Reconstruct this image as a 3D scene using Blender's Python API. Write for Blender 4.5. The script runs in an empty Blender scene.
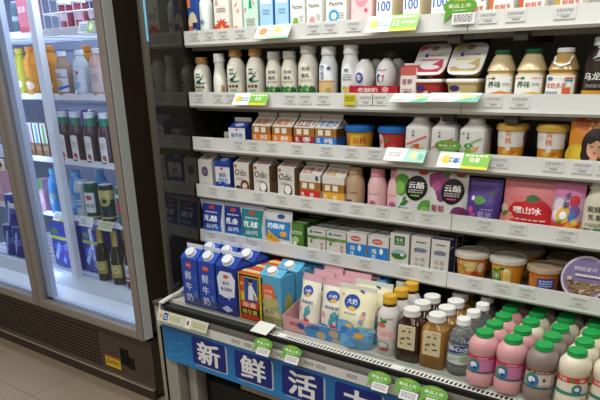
# convenience-store dairy case and drinks fridge
import bpy, bmesh, math, random
from mathutils import Matrix, Vector
random.seed(7)
SC = bpy.context.scene
COL = SC.collection
PI = math.pi

# ------------------------------------------------------------------ materials
def lin(h):
    h = h.lstrip('#'); h = h if len(h) == 6 else ''.join(c*2 for c in h)
    out = []
    for i in (0, 2, 4):
        c = int(h[i:i+2], 16) / 255
        out.append(c/12.92 if c <= .04045 else ((c+.055)/1.055)**2.4)
    return (*out, 1)
MATS = {}
def M(h, rough=.45, metal=0., trans=0., ior=1.45, coat=0., grain=.06, scale=60, spec=.3, alpha=None):
    """a plain procedural surface: a colour, a little noise in it and in its roughness"""
    key = (h, rough, metal, trans, ior, coat, spec, alpha)
    if key in MATS: return MATS[key]
    m = bpy.data.materials.new('surface_' + h); m.use_nodes = True
    nt = m.node_tree; b = nt.nodes['Principled BSDF']
    tc = nt.nodes.new('ShaderNodeTexCoord'); nz = nt.nodes.new('ShaderNodeTexNoise')
    nz.inputs['Scale'].default_value = scale
    nt.links.new(tc.outputs['Object'], nz.inputs['Vector'])
    mr = nt.nodes.new('ShaderNodeMapRange')
    mr.inputs['To Min'].default_value = max(.02, rough - grain); mr.inputs['To Max'].default_value = min(1, rough + grain)
    nt.links.new(nz.outputs['Fac'], mr.inputs['Value']); nt.links.new(mr.outputs['Result'], b.inputs['Roughness'])
    c = lin(h)
    if min(c[:3]) > .45: c = (*[min(.9, q*1.13) for q in c[:3]], 1)      # bleached board and paper whites
    b.inputs['Base Color'].default_value = c
    b.inputs['Metallic'].default_value = metal
    b.inputs['Transmission Weight'].default_value = trans
    b.inputs['IOR'].default_value = ior
    b.inputs['Coat Weight'].default_value = coat
    b.inputs['Specular IOR Level'].default_value = spec
    MATS[key] = m
    return m
def clear_pane(name, tint, gloss=.08, rough=.02):
    m = bpy.data.materials.new(name); m.use_nodes = True
    nt = m.node_tree; nt.nodes.clear()
    o = nt.nodes.new('ShaderNodeOutputMaterial'); mix = nt.nodes.new('ShaderNodeMixShader')
    t = nt.nodes.new('ShaderNodeBsdfTransparent'); g = nt.nodes.new('ShaderNodeBsdfGlossy')
    t.inputs['Color'].default_value = lin(tint); g.inputs['Roughness'].default_value = rough
    lw = nt.nodes.new('ShaderNodeLayerWeight'); lw.inputs['Blend'].default_value = .25
    mr = nt.nodes.new('ShaderNodeMapRange'); mr.inputs['To Min'].default_value = gloss*.5; mr.inputs['To Max'].default_value = min(1, gloss*5)
    nt.links.new(lw.outputs['Fresnel'], mr.inputs['Value']); nt.links.new(mr.outputs['Result'], mix.inputs['Fac'])
    nt.links.new(t.outputs['BSDF'], mix.inputs[1]); nt.links.new(g.outputs['BSDF'], mix.inputs[2])
    nt.links.new(mix.outputs['Shader'], o.inputs['Surface'])
    return m
def glow(name, color, strength):
    m = bpy.data.materials.new(name); m.use_nodes = True
    b = m.node_tree.nodes['Principled BSDF']
    b.inputs['Emission Color'].default_value = lin(color); b.inputs['Emission Strength'].default_value = strength
    return m
def mapped_ramp(name, stops, axis, lo, hi, rough):
    """a printed colour ramp along one object axis"""
    m = bpy.data.materials.new(name); m.use_nodes = True
    nt = m.node_tree; b = nt.nodes['Principled BSDF']; b.inputs['Roughness'].default_value = rough
    tc = nt.nodes.new('ShaderNodeTexCoord'); sp = nt.nodes.new('ShaderNodeSeparateXYZ')
    nt.links.new(tc.outputs['Object'], sp.inputs[0])
    mr = nt.nodes.new('ShaderNodeMapRange'); mr.inputs['From Min'].default_value = lo; mr.inputs['From Max'].default_value = hi
    nt.links.new(sp.outputs[axis], mr.inputs['Value'])
    cr = nt.nodes.new('ShaderNodeValToRGB')
    cr.color_ramp.elements[0].position = stops[0][0]; cr.color_ramp.elements[0].color = lin(stops[0][1])
    cr.color_ramp.elements[1].position = stops[-1][0]; cr.color_ramp.elements[1].color = lin(stops[-1][1])
    for p, c in stops[1:-1]:
        e = cr.color_ramp.elements.new(p); e.color = lin(c)
    nt.links.new(mr.outputs['Result'], cr.inputs['Fac']); nt.links.new(cr.outputs['Color'], b.inputs['Base Color'])
    return m

# ------------------------------------------------------------------ mesh builder
class MB:
    def __init__(s): s.v = []; s.f = []; s.m = []; s.mats = []
    def mi(s, mat):
        if mat not in s.mats: s.mats.append(mat)
        return s.mats.index(mat)
    def add(s, verts, faces, mat):
        o = len(s.v); i = s.mi(mat) if not isinstance(mat, list) else None
        s.v += [tuple(p) for p in verts]
        for k, f in enumerate(faces):
            s.f.append(tuple(o + q for q in f)); s.m.append(i if i is not None else s.mi(mat[k]))
        return s
    def box(s, x0, x1, y0, y1, z0, z1, mat):
        v = [(x, y, z) for z in (z0, z1) for y in (y0, y1) for x in (x0, x1)]
        return s.add(v, [(0,2,3,1), (4,5,7,6), (0,1,5,4), (2,6,7,3), (0,4,6,2), (1,3,7,5)], mat)
    def rbox(s, x0, x1, y0, y1, z0, z1, b, mat, seg=2):
        bm = bmesh.new(); bmesh.ops.create_cube(bm, size=1)
        for q in bm.verts:
            q.co = Vector(((x0+x1)/2 + q.co.x*(x1-x0), (y0+y1)/2 + q.co.y*(y1-y0), (z0+z1)/2 + q.co.z*(z1-z0)))
        bmesh.ops.bevel(bm, geom=bm.edges[:], offset=b, segments=seg, profile=.5, affect='EDGES')
        bm.verts.index_update()
        s.add([q.co[:] for q in bm.verts], [[q.index for q in f.verts] for f in bm.faces], mat); bm.free()
        return s
    def lathe(s, prof, mat, n=24, sx=1, sy=1, c=(0,0,0), cap0=True, cap1=True):
        """prof rows: (r, z) or (r, z, exponent) or (r, z, exponent, material from here up)"""
        rings = []; cur = mat; mats = []
        V = []; F = []
        for p in prof:
            e = p[2] if len(p) > 2 and p[2] else 2
            if len(p) > 3: cur = p[3]
            mats.append(cur)
            ring = []
            for k in range(n):
                a = 2*PI*(k+.5)/n; ca, sa = math.cos(a), math.sin(a)
                g = (abs(ca)**e + abs(sa)**e)**(-1/e) * p[0]
                ring.append(len(V)); V.append((c[0]+g*ca*sx, c[1]+g*sa*sy, c[2]+p[1]))
            rings.append(ring)
        fm = []
        for j in range(len(rings)-1):
            for k in range(n):
                F.append((rings[j][k], rings[j][(k+1)%n], rings[j+1][(k+1)%n], rings[j+1][k])); fm.append(mats[j])
        if cap0: F.append(tuple(reversed(rings[0]))); fm.append(mats[0])
        if cap1: F.append(tuple(rings[-1])); fm.append(mats[-1])
        return s.add(V, F, fm)
    def tube(s, pts, r, mat, n=8):
        P = [Vector(p) for p in pts]; V = []; F = []
        up = Vector((.31, .22, .92))
        for i, p in enumerate(P):
            d = (P[min(i+1, len(P)-1)] - P[max(i-1, 0)]).normalized()
            a = d.cross(up).normalized(); b = d.cross(a)
            rr = r[i] if isinstance(r, (list, tuple)) else r
            for k in range(n):
                t = 2*PI*k/n; V.append(p + a*rr*math.cos(t) + b*rr*math.sin(t))
        for i in range(len(P)-1):
            for k in range(n):
                F.append((i*n+k, i*n+(k+1)%n, (i+1)*n+(k+1)%n, (i+1)*n+k))
        F.append(tuple(reversed(range(n)))); F.append(tuple((len(P)-1)*n+k for k in range(n)))
        return s.add(V, F, mat)
    def extrude_x(s, prof, x0, x1, mat):
        """closed (y, z) outline swept along x"""
        n = len(prof)
        V = [(x0, y, z) for y, z in prof] + [(x1, y, z) for y, z in prof]
        F = [(k, (k+1)%n, n+(k+1)%n, n+k) for k in range(n)] + [tuple(reversed(range(n))), tuple(range(n, 2*n))]
        return s.add(V, F, mat)
    def plate(s, poly, y0, y1, mat, back=None):
        """closed (x, z) outline, thickened from y0 (front) to y1"""
        n = len(poly)
        V = [(x, y0, z) for x, z in poly] + [(x, y1, z) for x, z in poly]
        F = [(k, (k+1)%n, n+(k+1)%n, n+k) for k in range(n)] + [tuple(range(n)), tuple(reversed(range(n, 2*n)))]
        return s.add(V, F, mat)
    def move(s, mtx):
        s.v = [tuple(mtx @ Vector(p)) for p in s.v]; return s
    def mesh(s, name):
        me = bpy.data.meshes.new(name); me.from_pydata(s.v, [], s.f)
        for mt in s.mats: me.materials.append(mt)
        me.polygons.foreach_set('material_index', s.m)
        bm = bmesh.new(); bm.from_mesh(me)
        bmesh.ops.recalc_face_normals(bm, faces=bm.faces); bm.to_mesh(me); bm.free()
        me.polygons.foreach_set('use_smooth', [True]*len(me.polygons))
        me.set_sharp_from_angle(angle=math.radians(32)); me.update()
        return me
    def build(s, name, parent=None):
        o = bpy.data.objects.new(name, s.mesh(name)); COL.objects.link(o)
        if parent: o.parent = parent
        return o

# ------------------------------------------------------------------ lettering as thin printed shapes
GLYPHS = {}
def glyphs(txt, bold=0):
    key = (txt, bold)
    if key in GLYPHS: return GLYPHS[key]
    cu = bpy.data.curves.new('lettering', 'FONT'); cu.body = txt; cu.resolution_u = 2; cu.offset = bold
    o = bpy.data.objects.new('lettering', cu); COL.objects.link(o)
    dg = bpy.context.evaluated_depsgraph_get()
    me = bpy.data.meshes.new_from_object(o.evaluated_get(dg))
    V = [tuple(v.co[:2]) for v in me.vertices]; F = [tuple(p.vertices) for p in me.polygons]
    bpy.data.objects.remove(o); bpy.data.curves.remove(cu); bpy.data.meshes.remove(me)
    x0 = min(p[0] for p in V); x1 = max(p[0] for p in V); y0 = min(p[1] for p in V); y1 = max(p[1] for p in V)
    h = y1 - y0
    V = [((x-(x0+x1)/2)/h, (y-(y0+y1)/2)/h) for x, y in V]
    GLYPHS[key] = (V, F, (x1-x0)/h)
    return GLYPHS[key]
def fan(P, c, mp, L, fine):
    """a star-shaped outline filled in rings so that it can follow a curved face"""
    n = 11 if fine else 1; rings = 5 if fine else 1; B = []
    for k in range(len(P)):
        a, b = P[k], P[(k+1) % len(P)]
        B += [(a[0]+(b[0]-a[0])*i/n, a[1]+(b[1]-a[1])*i/n) for i in range(n)]
    m = len(B); V = [mp(*c, L)]; F = []
    for r in range(1, rings+1):
        V += [mp(c[0]+(q[0]-c[0])*r/rings, c[1]+(q[1]-c[1])*r/rings, L) for q in B]
    F = [(0, 1+k, 1+(k+1) % m) for k in range(m)]
    for r in range(rings-1):
        o = 1+r*m; F += [(o+k, o+(k+1) % m, o+m+(k+1) % m, o+m+k) for k in range(m)]
    return V, F
def printing(mb, design, mp, W, H, rough=.4, off=.0004, step=.00012, curved=0):
    """design shapes in face coordinates (u right, v up, both 0..1) laid on a face through mp(u, v, lift)"""
    L = off
    for d in design:
        k = d[0]
        mat = M(d[-1], rough) if isinstance(d[-1], str) else d[-1]
        if k == 'r':
            u0, v0, u1, v1 = d[1:5]
            nu = max(1, int(abs(u1-u0)*curved)); nv = max(1, int(abs(v1-v0)*curved))
            V = [mp(u0+(u1-u0)*i/nu, v0+(v1-v0)*j/nv, L) for j in range(nv+1) for i in range(nu+1)]
            F = [(j*(nu+1)+i, j*(nu+1)+i+1, (j+1)*(nu+1)+i+1, (j+1)*(nu+1)+i) for j in range(nv) for i in range(nu)]
            mb.add(V, F, mat)
        elif k == 'e':
            u, v, ru, rv = d[1:5]; n = 20
            P = [(u+ru*math.cos(2*PI*i/n), v+rv*math.sin(2*PI*i/n)) for i in range(n)]
            Q = [(u+.5*ru*math.cos(2*PI*i/n), v+.5*rv*math.sin(2*PI*i/n)) for i in range(n)]
            V = [mp(*p, L) for p in P] + [mp(*q, L) for q in Q] + [mp(u, v, L)]
            F = [(i, (i+1) % n, n+(i+1) % n, n+i) for i in range(n)] + [(n+i, n+(i+1) % n, 2*n) for i in range(n)]
            mb.add(V, F, mat)
        elif k == 'o':
            u, v, ru, rv, t = d[1:6]; n = 20
            V = [mp(u+s*ru*math.cos(2*PI*i/n), v+s*rv*math.sin(2*PI*i/n), L) for s in (1, 1-t) for i in range(n)]
            mb.add(V, [(i, (i+1) % n, n+(i+1) % n, n+i) for i in range(n)], mat)
        elif k == 'p':
            P = d[1]; cu = sum(p[0] for p in P)/len(P); cv = sum(p[1] for p in P)/len(P)
            V, F = fan(P, (cu, cv), mp, L, curved); mb.add(V, F, mat)
        elif k == 't':                      # ('t', text, u, v, height, [width], [turn], colour)
            txt, u, v, h = d[1:5]; w = d[5] if len(d) > 6 else None; rot = d[6] if len(d) > 7 else 0
            V, F, asp = glyphs(txt)
            hh = h*H; sx = (w*W/asp) if w else hh
            c, s_ = math.cos(rot), math.sin(rot)
            for q in (-.022, .022):         # printed twice, a hair apart, for a heavier stroke
                P = []
                for x, y in V:
                    X, Y = (x+q)*sx, (y+q*.5)*hh
                    P.append(mp(u+(X*c-Y*s_)/W, v+(X*s_+Y*c)/H, L+q*.002))
                mb.add(P, F, mat)
        elif k == 'l':                      # small illegible print: rows of short bars
            u0, u1, v, h, rows = d[1:6]; rnd = random.Random(int(u0*977+v*3131))
            for q in range(rows):
                x = u0; vv = v - q*h*1.7
                while x < u1:
                    w = (u1-u0)*rnd.uniform(.08, .22); x2 = min(u1, x+w)
                    mb.add([mp(x, vv-h/2, L), mp(x2, vv-h/2, L), mp(x2, vv+h/2, L), mp(x, vv+h/2, L)], [(0, 1, 2, 3)], mat)
                    x = x2 + (u1-u0)*.05
        elif k == 's':                      # star-like splash
            u, v, ru, rv, n = d[1:6]
            P = [(u+(ru if i % 2 else ru*.55)*math.cos(PI*i/n), v+(rv if i % 2 else rv*.55)*math.sin(PI*i/n)) for i in range(2*n)]
            V, F = fan(P, (u, v), mp, L, curved); mb.add(V, F, mat)
        elif k == 'f':                      # leaf
            u, v, ln, wd, a = d[1:6]; P = []
            for i in range(10):
                t = i/9; P.append((t, math.sin(PI*t)*wd/2))
            for i in range(8, 0, -1):
                t = i/9; P.append((t, -math.sin(PI*t)*wd/2))
            c, s_ = math.cos(a), math.sin(a)
            Q = [(u+ln*(x*c-y*s_), v+ln*(x*s_+y*c)*W/H) for x, y in P]
            V, F = fan(Q, (u+ln*.5*c, v+ln*.5*s_*W/H), mp, L, curved); mb.add(V, F, mat)
        L += step
def flat_front(W, H, y, z0=0, x0=0):
    return lambda u, v, l: (x0+(u-.5)*W, y-l, z0+v*H)
def flat_side(D, H, x, z0=0):                     # face turned to +x, u runs from front to back
    return lambda u, v, l: (x+l, (u-.5)*D, z0+v*H)
def sloped(W, p0, p1):                            # face rising from (y, z) p0 to p1
    dy, dz = p1[0]-p0[0], p1[1]-p0[1]; n = math.hypot(dy, dz)
    return lambda u, v, l: ((u-.5)*W, p0[0]+dy*v - l*dz/n, p0[1]+dz*v + l*dy/n)
def wrapped(rad, z0, H, span, e=2, sy=1):         # around an upright round or squarish body, u = 0.5 at the front
    def f(u, v, l):
        z = z0+v*H; a = -PI/2 + (u-.5)*span; ca, sa = math.cos(a), math.sin(a)
        g = (abs(ca)**e + abs(sa)**e)**(-1/e)*rad(v)
        return (g*ca + l*ca, (g*sa + l*sa)*sy, z)
    return f

# ------------------------------------------------------------------ objects
def thing(name, loc=(0,0,0), rz=0):
    o = bpy.data.objects.new(name, None); o.empty_display_size = .03; COL.objects.link(o)
    o.location = loc; o.rotation_euler = (0, 0, rz)
    return o
def tag(o, label, cat, group=None, kind=None):
    o['label'] = label; o['category'] = cat
    if group: o['group'] = group
    if kind: o['kind'] = kind
    return o
def struct(o):
    o['kind'] = 'structure'; return o
def dup(root, loc, rz=0, label=None, group=None):
    r = root.copy(); COL.objects.link(r); r.location = loc; r.rotation_euler = (root.rotation_euler.x, root.rotation_euler.y, rz)
    for ch in list(root.children):
        c = ch.copy(); COL.objects.link(c); c.parent = r
        for g in list(ch.children):
            d = g.copy(); COL.objects.link(d); d.parent = c
    if label: r['label'] = label
    if group: r['group'] = group
    return r
ORD = ['first', 'second', 'third', 'fourth', 'fifth', 'sixth', 'seventh', 'eighth']
LP_AISLE, LP_REAR, LP_LED, LP_COOL = 49, 49, 11, 26
LP_CANOPY, LP_CAN2 = 3, 11
# ================================================================== camera
EYE = 1.35
RW = ((0.8055662583422559, 0.2267269428060359, -0.5474101723810822),
      (0.5922776262483535, -0.3337696667967223, 0.7333519093668611),
      (-0.016438274425052572, -0.9149823511588809, -0.40315887712128223))
cd = bpy.data.cameras.new('camera'); cam = bpy.data.objects.new('camera', cd); COL.objects.link(cam)
mw = Matrix(((RW[0][0], -RW[0][1], -RW[0][2]), (RW[1][0], -RW[1][1], -RW[1][2]), (RW[2][0], -RW[2][1], -RW[2][2]))).to_4x4()
mw.translation = (0, 0, EYE); cam.matrix_world = mw
cd.sensor_width = 36; cd.lens = 36*616/600; cd.shift_y = 142.7/600; cd.clip_start = .02
SC.camera = cam
SC.view_settings.view_transform = 'Standard'; SC.view_settings.look = 'None'
SC.view_settings.exposure = 0.0; SC.view_settings.gamma = 1

# ================================================================== the room
def floor_material():
    m = bpy.data.materials.new('beige_tile'); m.use_nodes = True
    nt = m.node_tree; b = nt.nodes['Principled BSDF']
    tc = nt.nodes.new('ShaderNodeTexCoord'); mp = nt.nodes.new('ShaderNodeMapping')
    mp.inputs['Location'].default_value = (2.497, -1.268, 0)
    nt.links.new(tc.outputs['Object'], mp.inputs['Vector'])
    br = nt.nodes.new('ShaderNodeTexBrick')
    br.offset = 0; br.squash = 1
    br.inputs['Scale'].default_value = 1; br.inputs['Brick Width'].default_value = .6; br.inputs['Row Height'].default_value = .6
    br.inputs['Mortar Size'].default_value = .0022
    br.inputs['Color1'].default_value = lin('#a6947c'); br.inputs['Color2'].default_value = lin('#a29078'); br.inputs['Mortar'].default_value = lin('#6b5d4e')
    nt.links.new(mp.outputs['Vector'], br.inputs['Vector'])
    nz = nt.nodes.new('ShaderNodeTexNoise'); nz.inputs['Scale'].default_value = 9
    nt.links.new(tc.outputs['Object'], nz.inputs['Vector'])
    mx = nt.nodes.new('ShaderNodeMix'); mx.data_type = 'RGBA'; mx.blend_type = 'MULTIPLY'; mx.inputs['Factor'].default_value = .12
    nt.links.new(br.outputs['Color'], mx.inputs[6]); nt.links.new(nz.outputs['Color'], mx.inputs[7])
    nt.links.new(mx.outputs[2], b.inputs['Base Color'])
    b.inputs['Roughness'].default_value = .28
    return m
struct(MB().box(-5, 2.6, -3.2, 2.5, -.06, 0, floor_material()).build('floor'))
wallm = M('#b9b4aa', .8)
struct(MB().box(-5, 2.6, 2.42, 2.5, 0, 2.9, M('#6a625a', .8)).build('wall_back'))
struct(MB().box(-5, -4.94, -3.2, 2.42, 0, 2.9, wallm).build('wall_west'))
struct(MB().box(2.54, 2.6, -3.2, 2.42, 0, 2.9, wallm).build('wall_east'))
struct(MB().box(-4.94, 2.54, -3.2, -3.14, 0, 2.9, wallm).build('wall_front'))
struct(MB().box(-5, 2.6, -3.2, 2.5, 2.9, 2.96, M('#d8d6d0', .8)).build('ceiling'))

# ================================================================== lights
def area(name, loc, size, power, color=(1, 1, 1), rot=(0, 0, 0)):
    l = bpy.data.lights.new(name, 'AREA'); l.shape = 'RECTANGLE'; l.size, l.size_y = size; l.energy = power; l.color = color
    o = bpy.data.objects.new(name, l); COL.objects.link(o); o.location = loc; o.rotation_euler = rot
    return o
area('ceiling_lamp_aisle', (-1.0, -.1, 2.86), (3.6, .35), LP_AISLE, (.99, 1, .985))
area('ceiling_lamp_rear', (-1.0, -1.8, 2.86), (3.6, .35), LP_REAR, (.99, 1, .985))
wd = bpy.data.worlds.new('store_air'); SC.world = wd; wd.use_nodes = True
wd.node_tree.nodes['Background'].inputs[0].default_value = (.9, .93, 1, 1)
wd.node_tree.nodes['Background'].inputs[1].default_value = .2

# ================================================================== the open display case
XL, XS, XR = -1.50, -.6045, .30          # end panel, joint between the two shelf bays, right end
YF, YB = 1.45, 1.80                       # shelf edge, back wall
RAILS = [(1.433, 1.4645), (1.264, 1.297), (1.134, 1.1665), (.987, 1.019), (.838, .870)]
SURF = [a + .006 for a, b in RAILS]
DECK = .668
white_steel = M('#cfccc4', .45); rail_white = M('#c6c6c2', .38); grey_steel = M('#8d8a83', .4, .3)
case = tag(thing('open_display_fridge', (-.6, 1.6, 0)), 'long open-front dairy display fridge with blue sign along its front', 'display fridge')
def cpart(mb, name, parent=None):
    mb.v = [(x+.6, y-1.6, z) for x, y, z in mb.v]
    return mb.build(name, parent or case)
dark_in = M('#8f8a80', .5)
cpart(MB().box(XL, XR, YB, YB+.05, .60, 2.05, dark_in), 'back_panel')
cpart(MB().box(XL-.04, XR+.04, 1.22, YB+.05, 2.05, 2.16, M('#c9c7c1', .5)).box(XL, XR, 1.22, 1.25, 1.98, 2.05, M('#c9c7c1', .5)), 'canopy')
# end panel: dark reflecting pane in a slim pale frame
gp = M('#24221e', .06, ior=1.85, grain=.01)
e = MB(); e.box(XL-.012, XL, 1.315, YB, .60, 2.05, gp)
ep = cpart(e, 'end_panel')
fr = MB(); fr.rbox(XL-.014, XL+.001, 1.298, 1.316, .60, 2.05, .003, M('#4f4a42', .4)); fr.box(XL-.014, XL-.012, 1.316, YB+.05, .60, 2.05, M('#3b3027', .5))
fr.box(XL-.014, XL, 1.316, YB, .60, .66, M('#55524c', .5))
cpart(fr, 'frame', ep)
sk = MB(); sk.box(XL-.001, XL+.0022, 1.308, 1.3155, 1.435, 2.0, M('#6fb4d8', .4))  # blue reflection in the trim, painted on as a thin coloured box
cpart(sk, 'blue_reflection', ep)['label'] = 'blue reflection painted down the frame'
er = MB(); er.box(XR, XR+.04, 1.285, YB+.05, .60, 2.05, M('#8f8b80', .5)); cpart(er, 'far_end_panel')
cl = MB(); cl.box(XL+.05, XR-.05, 1.252, 1.27, 1.985, 2.0, glow('canopy_led', '#f2f5f2', LP_CANOPY)); cpart(cl, 'canopy_light')
area('canopy_lamp', (-.6, 1.27, 1.98), (1.7, .05), LP_CAN2, (.97, 1, .97), (math.radians(28), 0, 0))
# deck
dk = MB(); dk.box(XL, XR, 1.2885, YB, DECK-.02, DECK, M('#c6c3bd', .35)); cpart(dk, 'deck_tray')
gr = MB(); gr.box(XL+.01, XR, 1.252, 1.287, DECK-.040, DECK-.0135, M('#171615', .6))
slot_white, slot_dull = M('#d9d7d0', .45), M('#464b45', .6)
x = XL + .02
while x < XR:
    gr.box(x, x+.0048, 1.2655, 1.2835, DECK-.0135, DECK-.0120, slot_dull if x < -1.06 else slot_white); x += .0112
for a, b, mt in ((XL+.01, -1.06, slot_dull), (-1.06, XR, slot_white)):
    gr.box(a, b, 1.2830, 1.2860, DECK-.0135, DECK-.0105, mt); gr.box(a, b, 1.2635, 1.2660, DECK-.0135, DECK-.0118, mt)
for gx in (-1.03, -.66, -.29):
    gr.box(gx, gx+.03, 1.2635, 1.2860, DECK-.0118, DECK-.0112, slot_white)
cpart(gr, 'air_grille')
guard = clear_pane('clear_guard', '#f2f4f3', .05)
for a, b in ((-1.42, -1.02), (-.80, -.50), (-.498, -.2), (-.198, .28)):
    cpart(MB().box(a, b, 1.2865, 1.2882, DECK-.006, DECK+.030, guard), 'clear_guard')
bp = MB(); bp.extrude_x([(1.2448, .624), (1.2475, .634), (1.256, .649), (1.2595, .650), (1.2595, .60), (1.25, .60)], XL, XR, M('#77756f', .35, .5)); cpart(bp, 'bumper')
pr = MB(); pr.box(XL, XR, 1.2445, 1.25, .594, .624, rail_white)
for x in (-1.17, -1.12, -1.0, -.90, -.86, -.76, -.50, -.40, -.30):
    printing(pr, [('l', .1, .9, .72, .1, 3, '#76736e')], flat_front(.040, .024, 1.2445, .597, x), .040, .024)
cpart(pr, 'price_rail')
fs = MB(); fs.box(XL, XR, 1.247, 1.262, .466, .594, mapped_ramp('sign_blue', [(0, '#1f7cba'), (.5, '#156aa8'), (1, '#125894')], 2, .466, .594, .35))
navy = '#1d2a74'
sx = -1.365; 
for ch in '新鲜活力':
    s2 = MB()
    def rr(x0, x1, z0, z1, r, n=5):
        out = []
        for cx_, cz_, a0 in ((x1-r, z1-r, 0), (x0+r, z1-r, 90), (x0+r, z0+r, 180), (x1-r, z0+r, 270)):
            out += [(cx_+r*math.cos(math.radians(a0+90*k/n)), cz_+r*math.sin(math.radians(a0+90*k/n))) for k in range(n+1)]
        return out
    fs.plate(rr(sx+.006, sx+.152, .482, .578, .010), 1.2466, 1.248, M('#a9b4c4', .4))
    fs.plate(rr(sx, sx+.146, .486, .581, .010), 1.2462, 1.248, M(navy, .35))
    V, F, asp = glyphs(ch)
    for q, (ax, az) in enumerate(((-.03, -.02), (.03, -.02), (-.03, .02), (.03, .02), (0, 0))):
        fs.add([(sx+.073 + (px+ax)*.094, 1.2458-q*.00008, .5335+(py+az)*.074) for px, py in V], F, M('#d8d7d6', .4))
    sx += .1835
for k in range(26):                           # pale flecks printed at the start of the sign
    a = XL + .01 + random.random()*.11; z = .475 + random.random()*.07
    fs.box(a, a+.014, 1.2466, 1.248, z, z+.0022, M('#3f93c8', .4))
cpart(fs, 'sign_board')['label'] = 'blue sign board with white characters on navy squares'
ec = MB(); ec.tube([(XL-.012, 1.25, .585), (XL-.010, 1.247, .63), (XL-.004, 1.256, .662), (XL+.008, 1.285, .674), (XL+.018, 1.32, .684), (XL+.02, 1.36, .70)], [.007, .008, .008, .008, .007, .006], M('#c3c1ba', .35), 10)
cpart(ec, 'end_cap')
for x0, x1, y0, nm in ((XL-.036, XL+.035, 1.262, 'leg'), (XL+.042, XL+.082, 1.30, 'leg'), (-.35, -.28, 1.262, 'leg')):
    cpart(MB().rbox(x0, x1, y0, y0+.05, 0, .60 if nm == 'leg' and y0 < 1.28 else .58, .006, M('#9a9890', .38, .2)), nm)
cpart(MB().rbox(XL-.050, XL-.014, 1.262, 1.296, 0, .645, .005, M('#8f8878', .45)).rbox(XL-.052, XL-.012, 1.258, 1.298, .645, .660, .004, M('#4a443c', .4)), 'corner_post')
kb = MB(); kb.box(XL+.04, XR, 1.50, 1.54, 0, .62, M('#2a2725', .7)); kb.box(XL+.04, XR, 1.36, 1.50, 0, .36, M('#2a2725', .7)); kb.box(XL+.04, XL+.07, 1.36, 1.50, .36, .60, M('#2a2725', .7)); kb.box(XL, XR, 1.262, 1.30, .55, .60, M('#2f2d2b', .6)); cpart(kb, 'dark_void_fill')  # dark boxes added to stand for the shaded void under the case
# pale carton pushed under the case
pb = MB(); pb.rbox(-.13, .13, -.05, .05, 0, .055, .004, M('#b6a48c', .7)); pb.box(-.03, .03, -.0505, .0505, .055, .0555, M('#cdbf9f', .5))
b = pb.build('cardboard_box'); b.location = (-1.15, 1.42, .3605); tag(b, 'plain cardboard box stored under the open display fridge behind the sign', 'box')

# shelves: two bays on five levels, each shelf a thing of its own
LEVEL = ['topmost', 'second from top', 'third from top', 'fourth from top', 'lowest']
TAGS = [[-1.45, -1.39, -1.335, -1.27, -1.20, -1.02, -.97, -.90, -.56, -.50, -.40],
        [-1.45, -1.37, -1.32, -1.10, -1.05, -.99, -.86, -.82, -.53, -.47],
        [-1.43, -1.30, -1.24, -1.17, -1.08, -.98, -.90, -.83, -.50, -.38, -.32, -.27],
        [-1.42, -1.34, -1.23, -1.14, -1.05, -.95, -.88, -.80, -.73, -.67, -.52, -.44, -.33],
        [-1.44, -1.35, -1.26, -1.03, -.95, -.85, -.72, -.66, -.53, -.46, -.40, -.28]]
def make_shelf(i, x0, x1, bay):
    z0, z1 = RAILS[i]; w = x1-x0
    t = tag(thing('display_shelf', ((x0+x1)/2, YF, z0)), f'{LEVEL[i]} white steel shelf, {bay}', 'shelf', 'steel shelves of the open case')
    bd = MB(); bd.box(-w/2, w/2, .012, .345, -.010, .006, M('#97948c', .5)); bd.box(-w/2, w/2, .03, .05, -.022, -.010, M('#7c7973', .5)); bd.build('shelf_board', t)
    rl = MB(); rl.extrude_x([(0, .0015), (0, z1-z0), (.004, z1-z0), (.004, .008), (.012, .008), (.012, -.012), (.004, -.012), (-.001, -.006)], -w/2, w/2, rail_white)
    rl.build('price_rail', t)
    if i in (0, 1):
        for bx in (.10, ): MB().box(-w/2+bx if bay != 'open case bay beside dark end panel' else w/2-.05, (-w/2+bx if bay != 'open case bay beside dark end panel' else w/2-.05)+.03, .012, .2, -.03, -.010, M('#3c3935', .5)).build('bracket', t)
    for x in TAGS[i]:
        if x0 < x < x1:
            k = MB(); k.box(-.021, .021, -.0012, 0, .005, z1-z0-.003, M('#c8c8c4', .4))
            printing(k, [('l', .1, .9, .80, .08, 2, '#a3a0a2'), ('r', .34, .18, .72, .30, '#a5a2a5'), ('l', .12, .85, .42, .05, 1, '#acaaac')], flat_front(.042, z1-z0-.009, -.0012, .005), .042, z1-z0-.009)
            o = k.build('price_tag', t); o.location.x = x-(x0+x1)/2
    return t
for i in range(5):
    make_shelf(i, XL+.006, XS-.001, 'open case bay beside dark end panel')
    make_shelf(i, XS+.001, XR-.002, 'open case bay past the shelf joint')

# ================================================================== the glass-door fridge
FX0, FX1, FYF, FYB = -3.62, -1.985, 1.60, 2.30
brown = M('#4f4238', .45); brown_dark = M('#43362e', .55); inner = M('#767f92', .45)
frg = tag(thing('glass_door_fridge', (-2.8, 1.6, 0)), 'tall brown two-door glass refrigerator full of lit drinks beside the open case', 'refrigerator')
def fpart(mb, name, parent=None):
    mb.v = [(x+2.8, y-1.6, z) for x, y, z in mb.v]
    return mb.build(name, parent or frg)
FZ0, FZ1 = .30, 2.02
cb = MB()
cb.box(FX0, FX0+.05, FYF, FYB, FZ0, 2.25, brown_dark); cb.box(FX1-.03, FX1, FYF, FYB, FZ0, 2.25, brown_dark)
cb.box(FX0, FX1, FYB-.04, FYB, FZ0, 2.25, brown_dark); cb.box(FX0, FX1, FYF, FYB, FZ1, 2.25, brown_dark); cb.box(FX0, FX1, FYF, FYB, FZ0-.02, FZ0+.02, brown_dark)
fpart(cb, 'cabinet')
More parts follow.
